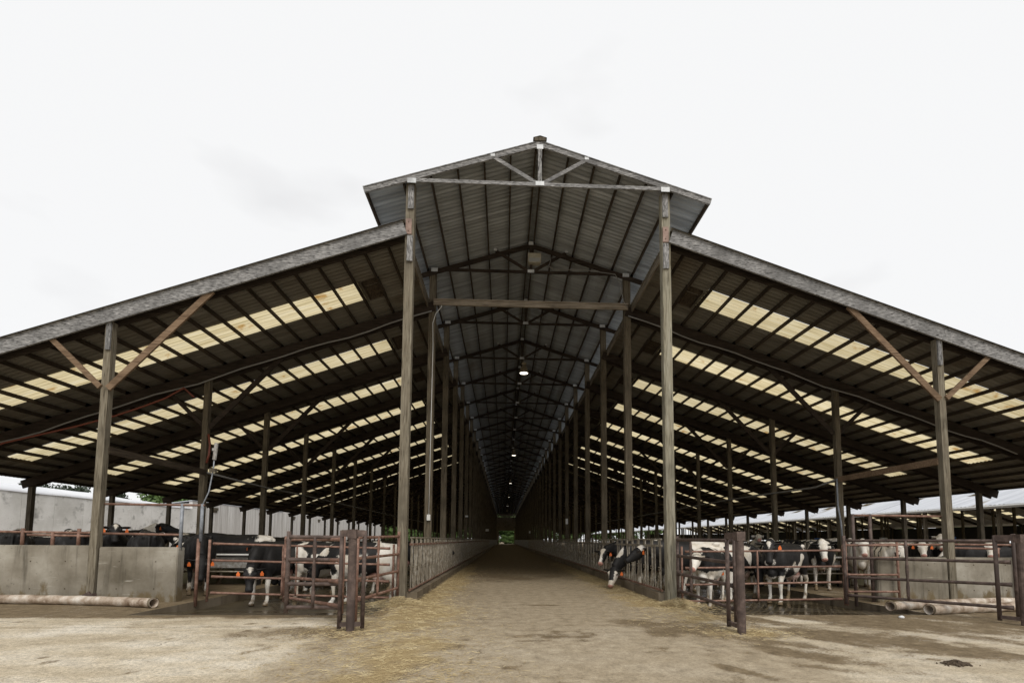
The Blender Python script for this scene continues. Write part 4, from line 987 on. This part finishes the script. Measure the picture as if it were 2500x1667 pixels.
def cow(x, y, z, ang, pose, seed, white, face, legs, belly, label, scale=1.04, tags=(1, -1), group='dairy cows standing in the pens', detail=True, freq=1.9, extra=None):
    if pose not in CM: CM[pose] = cow_mesh(pose)
    me, P, hd = CM[pose]
    m = me.copy(); m.name = 'cow'; c, sk = coat(P, hd, seed, white, face, legs, belly, freq, extra)
    for nm, arr in (('coat', c), ('skin', sk)):
        a_ = m.attributes.new(nm, 'FLOAT', 'POINT'); a_.data.foreach_set('value', arr)
    m.materials.clear(); m.materials.append(M['coat'])
    o = bpy.data.objects.new('cow', m); COL.objects.link(o); o.location = (x, y, z); o.rotation_euler = (0, 0, R_(ang)); o.scale = (scale,) * 3
    tag(o, label, 'cow', group)
    if not detail: return o
    poll, h, s, f = hd
    for e in (1, -1):
        part('eye', M['eye'], o, lambda bm: ball(bm, poll + h * .165 + s * e * .118 + f * .012, (.024, .017, .02), Matrix((h, s, f)).transposed()), True)
    for e in tags:
        ed = (s * e * .95 - h * .12 - f * .25 + Vector((0, 0, .10))).normalized(); p = poll + h * .09 + s * e * .09 + ed * .125
        dn = Vector((0, 0, -1)); wv_ = ed - dn * ed.dot(dn); wv_.normalize(); nn_ = dn.cross(wv_)
        if nn_.dot(h) < 0: nn_ = -nn_
        def tg(bm):
            pts = [(-.015, .0), (.015, .0), (.018, .025), (.034, .037), (.034, .095), (-.034, .095), (-.034, .037), (-.018, .025)]
            fr = [bm.verts.new(p + wv_ * a_ + dn * b_ + nn_ * .035) for a_, b_ in pts]; bk = [bm.verts.new(p + wv_ * a_ + dn * b_ + nn_ * .030) for a_, b_ in pts]
            bm.faces.new(fr); bm.faces.new(bk[::-1])
            for k in range(8): bm.faces.new((fr[k], bk[k], bk[(k + 1) % 8], fr[(k + 1) % 8]))
        part('ear_tag', M['orange'], o, tg)
    return o
FZ = -.2
def split(fn): return fn
def rear_white(P, c, n): return np.maximum(c, np.where(P[:, 0] < -.42, (.30 + .2 * n), -1))
def front_black(P, c, n): return np.where((P[:, 0] > .15 + .3 * n) & (P[:, 0] < 1.2) & (P[:, 2] > .75), -.3, c)
def neck_white(P, c, n): return np.maximum(c, np.where((P[:, 0] > .62) & (P[:, 0] < .95), .2 + .5 * n, -1))
# left pen, behind the wall
cow(-13.5, 13.5, 0, 131, 'level', 11, -.42, 'black', 0, 0, 'black cow low behind the wall under the double rail', 1.09, (), detail=False)
cow(-13.7, 15.3, 0, 35, 'low', 12, -.22, 'black', .4, 0, 'black cow with white topped back beside the far left post', 1.09, (), detail=False, extra=lambda P, c, n: np.maximum(c, np.where(P[:, 2] > 1.30 + .1 * n, .3, -1)))
cow(-11.75, 13.15, 0, 135, 'level', 13, -.34, 'black', .3, 0, 'black cow with white back streaks, right of the far left post', 1.09, (), extra=lambda P, c, n: np.maximum(c, np.where((P[:, 2] > 1.33) & (P[:, 0] > .1) & (P[:, 0] < .6), .25 * np.sin(P[:, 0] * 22), -1)))
cow(-11.65, 14.35, 0, -52, 'high', 14, -.45, 'star', .4, 0, 'black cow facing out over the wall with white triangle on forehead', 1.07)
cow(-9.75, 12.9, 0, 128, 'level', 15, -.36, 'black', .35, 0, 'black cow with bent white mark on its back behind the wall corner', 1.09, (), extra=lambda P, c, n: np.maximum(c, np.where((P[:, 2] > 1.28) & (np.abs(P[:, 0] - .1) < .09 + .1 * n), .2, -1)))
cow(-13.3, 16.7, .0, 12, 'up', 16, -.4, 'black', .3, 0, 'black cow with raised head and white neck behind the zinc posts', 1.14, (-1,), extra=neck_white)
cow(-8.45, 12.9, 0, -58, 'low', 17, -.6, 'black', .3, 0, 'all black cow head-on with head down beside the left gate post', 1.04)
cow(-9.5, 14.05, 0, -56, 'ahead', 18, -.1, 'white', .5, .7, 'cow with white face half hidden by the wall corner', 1.0)
cow(-6.4, 12.6, FZ, -96, 'lowleft', 19, -.48, 'heart', .62, 0, 'black cow with white heart on forehead, head down at the left gate', 1.06)
cow(-7.2, 15.3, FZ, 172, 'level', 20, -.12, 'black', .5, .7, 'black and white cow standing behind the heart-faced cow', 1.0, (1,))
cow(-6.75, 14.5, FZ, -80, 'low', 21, -.45, 'black', .7, .7, 'dark cow with head down just behind the heart-faced cow', 1.0)
cow(-5.3, 12.95, FZ, 168, 'low', 22, -.34, 'black', .66, .78, 'black cow with white belly and legs standing sideways at the left gate', 1.04)
cow(-5.1, 14.5, FZ, 150, 'level', 23, .18, 'white', .6, .8, 'mostly white cow half hidden by the thick left gate post', 1.0, (1,))
cow(-4.1, 12.15, FZ, 170, 'low', 24, -.12, 'black', .62, .66, 'black cow with white hindquarters next to the left drive post', 1.05, (), extra=rear_white)
cow(-4.9, 15.9, FZ, 172, 'level', 25, .45, 'white', .6, .8, 'cream white cow with its back showing above the left gate', 1.02, (1,), extra=lambda P, c, n: np.where(P[:, 0] < .7, np.abs(c) + .1, c))
for i, (x, y, a_) in enumerate(((-8.6, 18.4, 175), (-4.3, 20.2, 5), (-4.0, 23.5, 185), (-5.0, 26.5, 20), (-4.2, 30, 170), (-5.5, 34, 0), (-12, 22, 95), (-13, 27, 80))):
    cow(x, y, FZ if x > -7.8 else 0, a_, 'level', 40 + i, -.4, 'black', .3, 0, ['dark cow back just above the heart-faced cow', 'dark cow back over the left headlocks, nearest', 'dark cow back over the left headlocks, second', 'dark cow back over the left headlocks, third', 'dark cow back over the left headlocks, fourth', 'dark cow back over the left headlocks, farthest', 'dark cow under the left eave near the bunker wall', 'dark cow under the left eave farther back'][i], 1.0, (), detail=False)
cow(6.25, 14.3, FZ, -100, 'low', 66, -.5, 'black', .5, .55, 'dark cow directly behind the large black cow at the right gate', 1.05, (1,))
cow(8.9, 17.6, 0, -118, 'level', 67, .1, 'wide', .6, .7, 'patched cow farther behind the cow with broad white face', 1.02, (1,))
cow(-6.1, 17.2, FZ, 10, 'level', 68, -.05, 'blaze', .6, .7, 'patched cow farther back behind the left gate', 1.02, (1,))
cow(-9.9, 16.9, 0, -40, 'level', 69, -.3, 'star', .5, .6, 'black cow by the mossy partition in the left pen', 1.0, (1,))
cow(-10.6, 16.6, 0, 170, 'level', 101, -.35, 'black', .3, 0, 'black cow standing sideways behind the forward facing cow', 1.08, (), detail=False)
cow(-15.2, 18.2, 0, 20, 'level', 102, -.1, 'blaze', .3, .6, 'patched cow under the eave behind the far left post', 1.05, (1,))
cow(-16.0, 17.4, 0, 160, 'level', 103, .0, 'black', .3, .6, 'patched cow at the far left behind the double rail', 1.05, (), detail=False)
cow(-8.7, 15.6, 0, 175, 'level', 104, -.3, 'star', .3, .5, 'black cow beside the left water trough', 1.05, (1,))
cow(-6.3, 16.0, FZ, 178, 'low', 105, -.1, 'black', .6, .7, 'patched cow deep behind the heart-faced cow', 1.05, (1,))
cow(4.9, 16.4, FZ, 5, 'level', 106, .35, 'white', .6, .8, 'white cow with few spots far behind the right drive post', 1.05, (), freq=2.6)
cow(11.0, 16.4, 0, -125, 'level', 107, .1, 'wide', .5, .7, 'patched cow far behind the right wall beside the outer post', 1.02, (1,))
cow(12.9, 15.0, 0, -130, 'high', 108, .2, 'white', .5, .7, 'pale faced cow with raised head right of the outer post', 1.0, ())
# cows with heads through the right fence
cow(3.80, 16.1, FZ, 181, 'left2', 51, -.3, 'blaze', .5, 0, 'black cow with white blaze looking out through the right headlocks', 1.12, (1,))
cow(3.85, 14.75, FZ, 186, 'feed', 52, -.3, 'half', .5, 0, 'black and white cow eating from the drive with head down through the headlocks', 1.14, (1,))
cow(4.2, 12.85, FZ, 188, 'ahead', 53, .12, 'brow', .6, .8, 'white cow with black front and black head through the nearest right headlock', 1.12, (1,), extra=front_black)
# right pen
cow(4.35, 12.2, FZ, -125, 'ahead', 54, .05, 'white', .7, .9, 'white faced cow looking out beside the right drive post', 1.0, ())
cow(5.55, 13.3, FZ, -140, 'low', 55, -.15, 'black', .7, .75, 'black headed cow with white chest at the right gate', 1.04, (1,))
cow(6.6, 12.75, FZ, -142, 'face', 56, -.42, 'star', .62, .62, 'large black cow with white triangle on forehead at the right gate', 1.08, (1,))
cow(5.9, 15.5, FZ, 176, 'level', 57, .25, 'white', .7, .8, 'white cow with black spots standing behind the right gate cows', 1.05, (), freq=3.2)
cow(8.6, 14.3, 0, -122, 'ahead58', 58, -.2, 'wide', .66, .68, 'black cow with broad white face walking toward the right gate', 1.02, ())
cow(10.0, 14.6, 0, -122, 'level', 59, .5, 'white', .7, .9, 'white cow facing out between the right pipe posts', 1.0, (-1,))
cow(10.35, 13.9, 0, 62, 'level', 60, .16, 'black', .6, .8, 'white cow speckled with black behind the right wall', .98, (), freq=5.5)
cow(12.1, 14.9, 0, -126, 'level', 61, -.15, 'white', .5, .7, 'white faced cow looking over the right wall beside the outer post', .98)
cow(12.9, 13.5, 0, 165, 'low', 62, -.25, 'black', .5, .6, 'black cow with white flank stripes behind the right wall', .98, ())
cow(14.9, 15.9, 0, -132, 'level', 63, -.05, 'wide', .5, .7, 'black cow with broad white blaze over the far right wall', .96)
cow(13.6, 14.2, 0, -132, 'level', 64, .3, 'white', .5, .8, 'white and black cow at the right edge behind the wall', .98, ())
cow(14.9, 14.0, 0, -138, 'level', 65, .35, 'white', .6, .8, 'white cow at the very right edge of the wall', .98, ())
for i, (x, y, a_, ps, wh, fc) in enumerate(((11.9, 20.2, 175, 'left', -.2, 'star'), (7.5, 21.2, -108, 'up', .3, 'white'), (9.7, 20.2, -112, 'up', .3, 'white'), (6.2, 17.8, 170, 'level', -.1, 'blaze'), (5.0, 18.5, 10, 'level', .2, 'white'), (10.4, 17.5, -80, 'level', -.1, 'wide'), (4.6, 22, 180, 'level', -.2, 'black'), (5.2, 26, 5, 'level', -.3, 'black'), (14.5, 19, 160, 'level', .1, 'wide'), (15.6, 23, -90, 'level', .2, 'white'), (7.0, 17.2, -75, 'level', -.35, 'star'))):
    cow(x, y, (FZ if x < 7.8 else .0), a_, ps, 70 + i, wh, fc, .5, .7, ['cow with white triangle forehead turned sideways at the far stalls', 'distant pale cow head raised behind the right gate', 'distant white headed cow behind the large black cow', 'black and white cow back beyond the right gate', 'pale cow back seen over the nearest right headlock', 'cow with white blaze among the right stalls', 'dark cow back over the right headlocks, nearer', 'dark cow back over the right headlocks, farther', 'patched cow deep under the right eave', 'white cow deepest under the right eave', 'black cow with white forehead behind the right gate post'][i], 1.02, (1,) if i in (0, 10) else (), detail=i in (0, 1, 2, 10))
for i, (x, y) in enumerate(((28.5, 24), (29.5, 33), (28.2, 45), (30, 58), (28.8, 19))):
    cow(x, y, 0, 80 + 40 * i, 'level', 90 + i, .1 - .1 * i, 'black', .5, .6, ['patched cow nearest inside the neighbouring barn wall', 'second patched cow inside the neighbouring barn', 'third dark patched cow inside the neighbouring barn', 'farthest dark cow inside the neighbouring barn', 'cow at the right edge of the neighbouring barn'][i], 1.0, (), detail=False, group='cows in the neighbouring barn')

# ------------------------------------------------------------------ loose straw and dung
r = np.random.default_rng(5); V = []; F = []
def blades(n, fx):
    for _ in range(n):
        x, y, lift = fx(); a_ = r.uniform(0, math.pi); l = r.uniform(.01, .042) * (1.3 if r.random() < .1 else 1); w_ = r.uniform(.0016, .003); tl = r.normal() * .12
        dx, dy = math.cos(a_) * l, math.sin(a_) * l; px_, py_ = -math.sin(a_) * w_, math.cos(a_) * w_; z = .006 + lift * r.uniform(0, 1); dz = abs(tl) * l
        o = len(V); V.extend([(x - dx + px_, y - dy + py_, z), (x - dx - px_, y - dy - py_, z), (x - dx, y - dy, z + w_), (x + dx + px_, y + dy + py_, z + dz), (x + dx - px_, y + dy - py_, z + dz), (x + dx, y + dy, z + dz + w_)])
        F.extend([(o, o + 1, o + 4, o + 3), (o + 1, o + 2, o + 5, o + 4), (o + 2, o, o + 3, o + 5), (o, o + 2, o + 1), (o + 3, o + 4, o + 5)])
def nrm(cx, cy, sx, sy, lift=0.0): return lambda: (cx + r.normal() * sx, cy + r.normal() * sy, lift)
def pile(cx, cy, sx, sy, hgt):
    def f():
        a_, b_ = r.normal(), r.normal(); return cx + a_ * sx, cy + b_ * sy, hgt * math.exp(-(a_ * a_ + b_ * b_) / 2)
    return f
blades(2550, pile(-2.98, 10.7, .32, .26, .17)); blades(2040, pile(3.0, 10.55, .26, .25, .16)); blades(1530, nrm(-2.5, 10.1, .55, .6)); blades(1190, nrm(2.7, 10.0, .45, .6))
blades(2550, nrm(-2.35, 8.6, .6, 1.1)); blades(2550, nrm(-2.2, 6.3, .6, 1.0)); blades(1190, nrm(-1.7, 4.9, .5, .6)); blades(850, pile(2.95, 7.4, .35, .25, .03)); blades(850, nrm(-3.0, 7.6, .45, .35)); blades(850, nrm(2.5, 8.6, .6, .7))
for s in (-1, 1):
    blades(2550, lambda: (s * (2.62 - abs(r.normal()) * .5), 11 + abs(r.normal()) * 6, .0))
    blades(850, lambda: (s * (2.7 - abs(r.normal()) * .15), 11 + abs(r.normal()) * 7, .05))
tag(pydata('straw', V, F, M['straw']), 'loose yellow straw scattered along the drive and gate posts', 'straw', kind='stuff')
def lump(bm):
    rr = random.Random(4)
    ball(bm, (0, 0, 0), (.11, .08, .035))
    for i in range(170):
        x_, y_ = rr.gauss(0, .065), rr.gauss(0, .045)
        ball(bm, (x_, y_, .006 + .04 * math.exp(-(x_ / .08) ** 2 - (y_ / .06) ** 2)), (rr.uniform(.006, .02), rr.uniform(.005, .016), rr.uniform(.005, .012)))
o = part('dung_pile', M['dung'], None, lump, True); o.location = (4.35, 5.5, 0); tag(o, 'small brown dung pile on the pale concrete at right', 'dung pile')
o = part('stone', M['paper'], None, lambda bm: ball(bm, (0, 0, .02), (.05, .04, .03)), True); o.location = (6.45, 8.8, 0); tag(o, 'small white stone by the right pen mouth', 'stone')
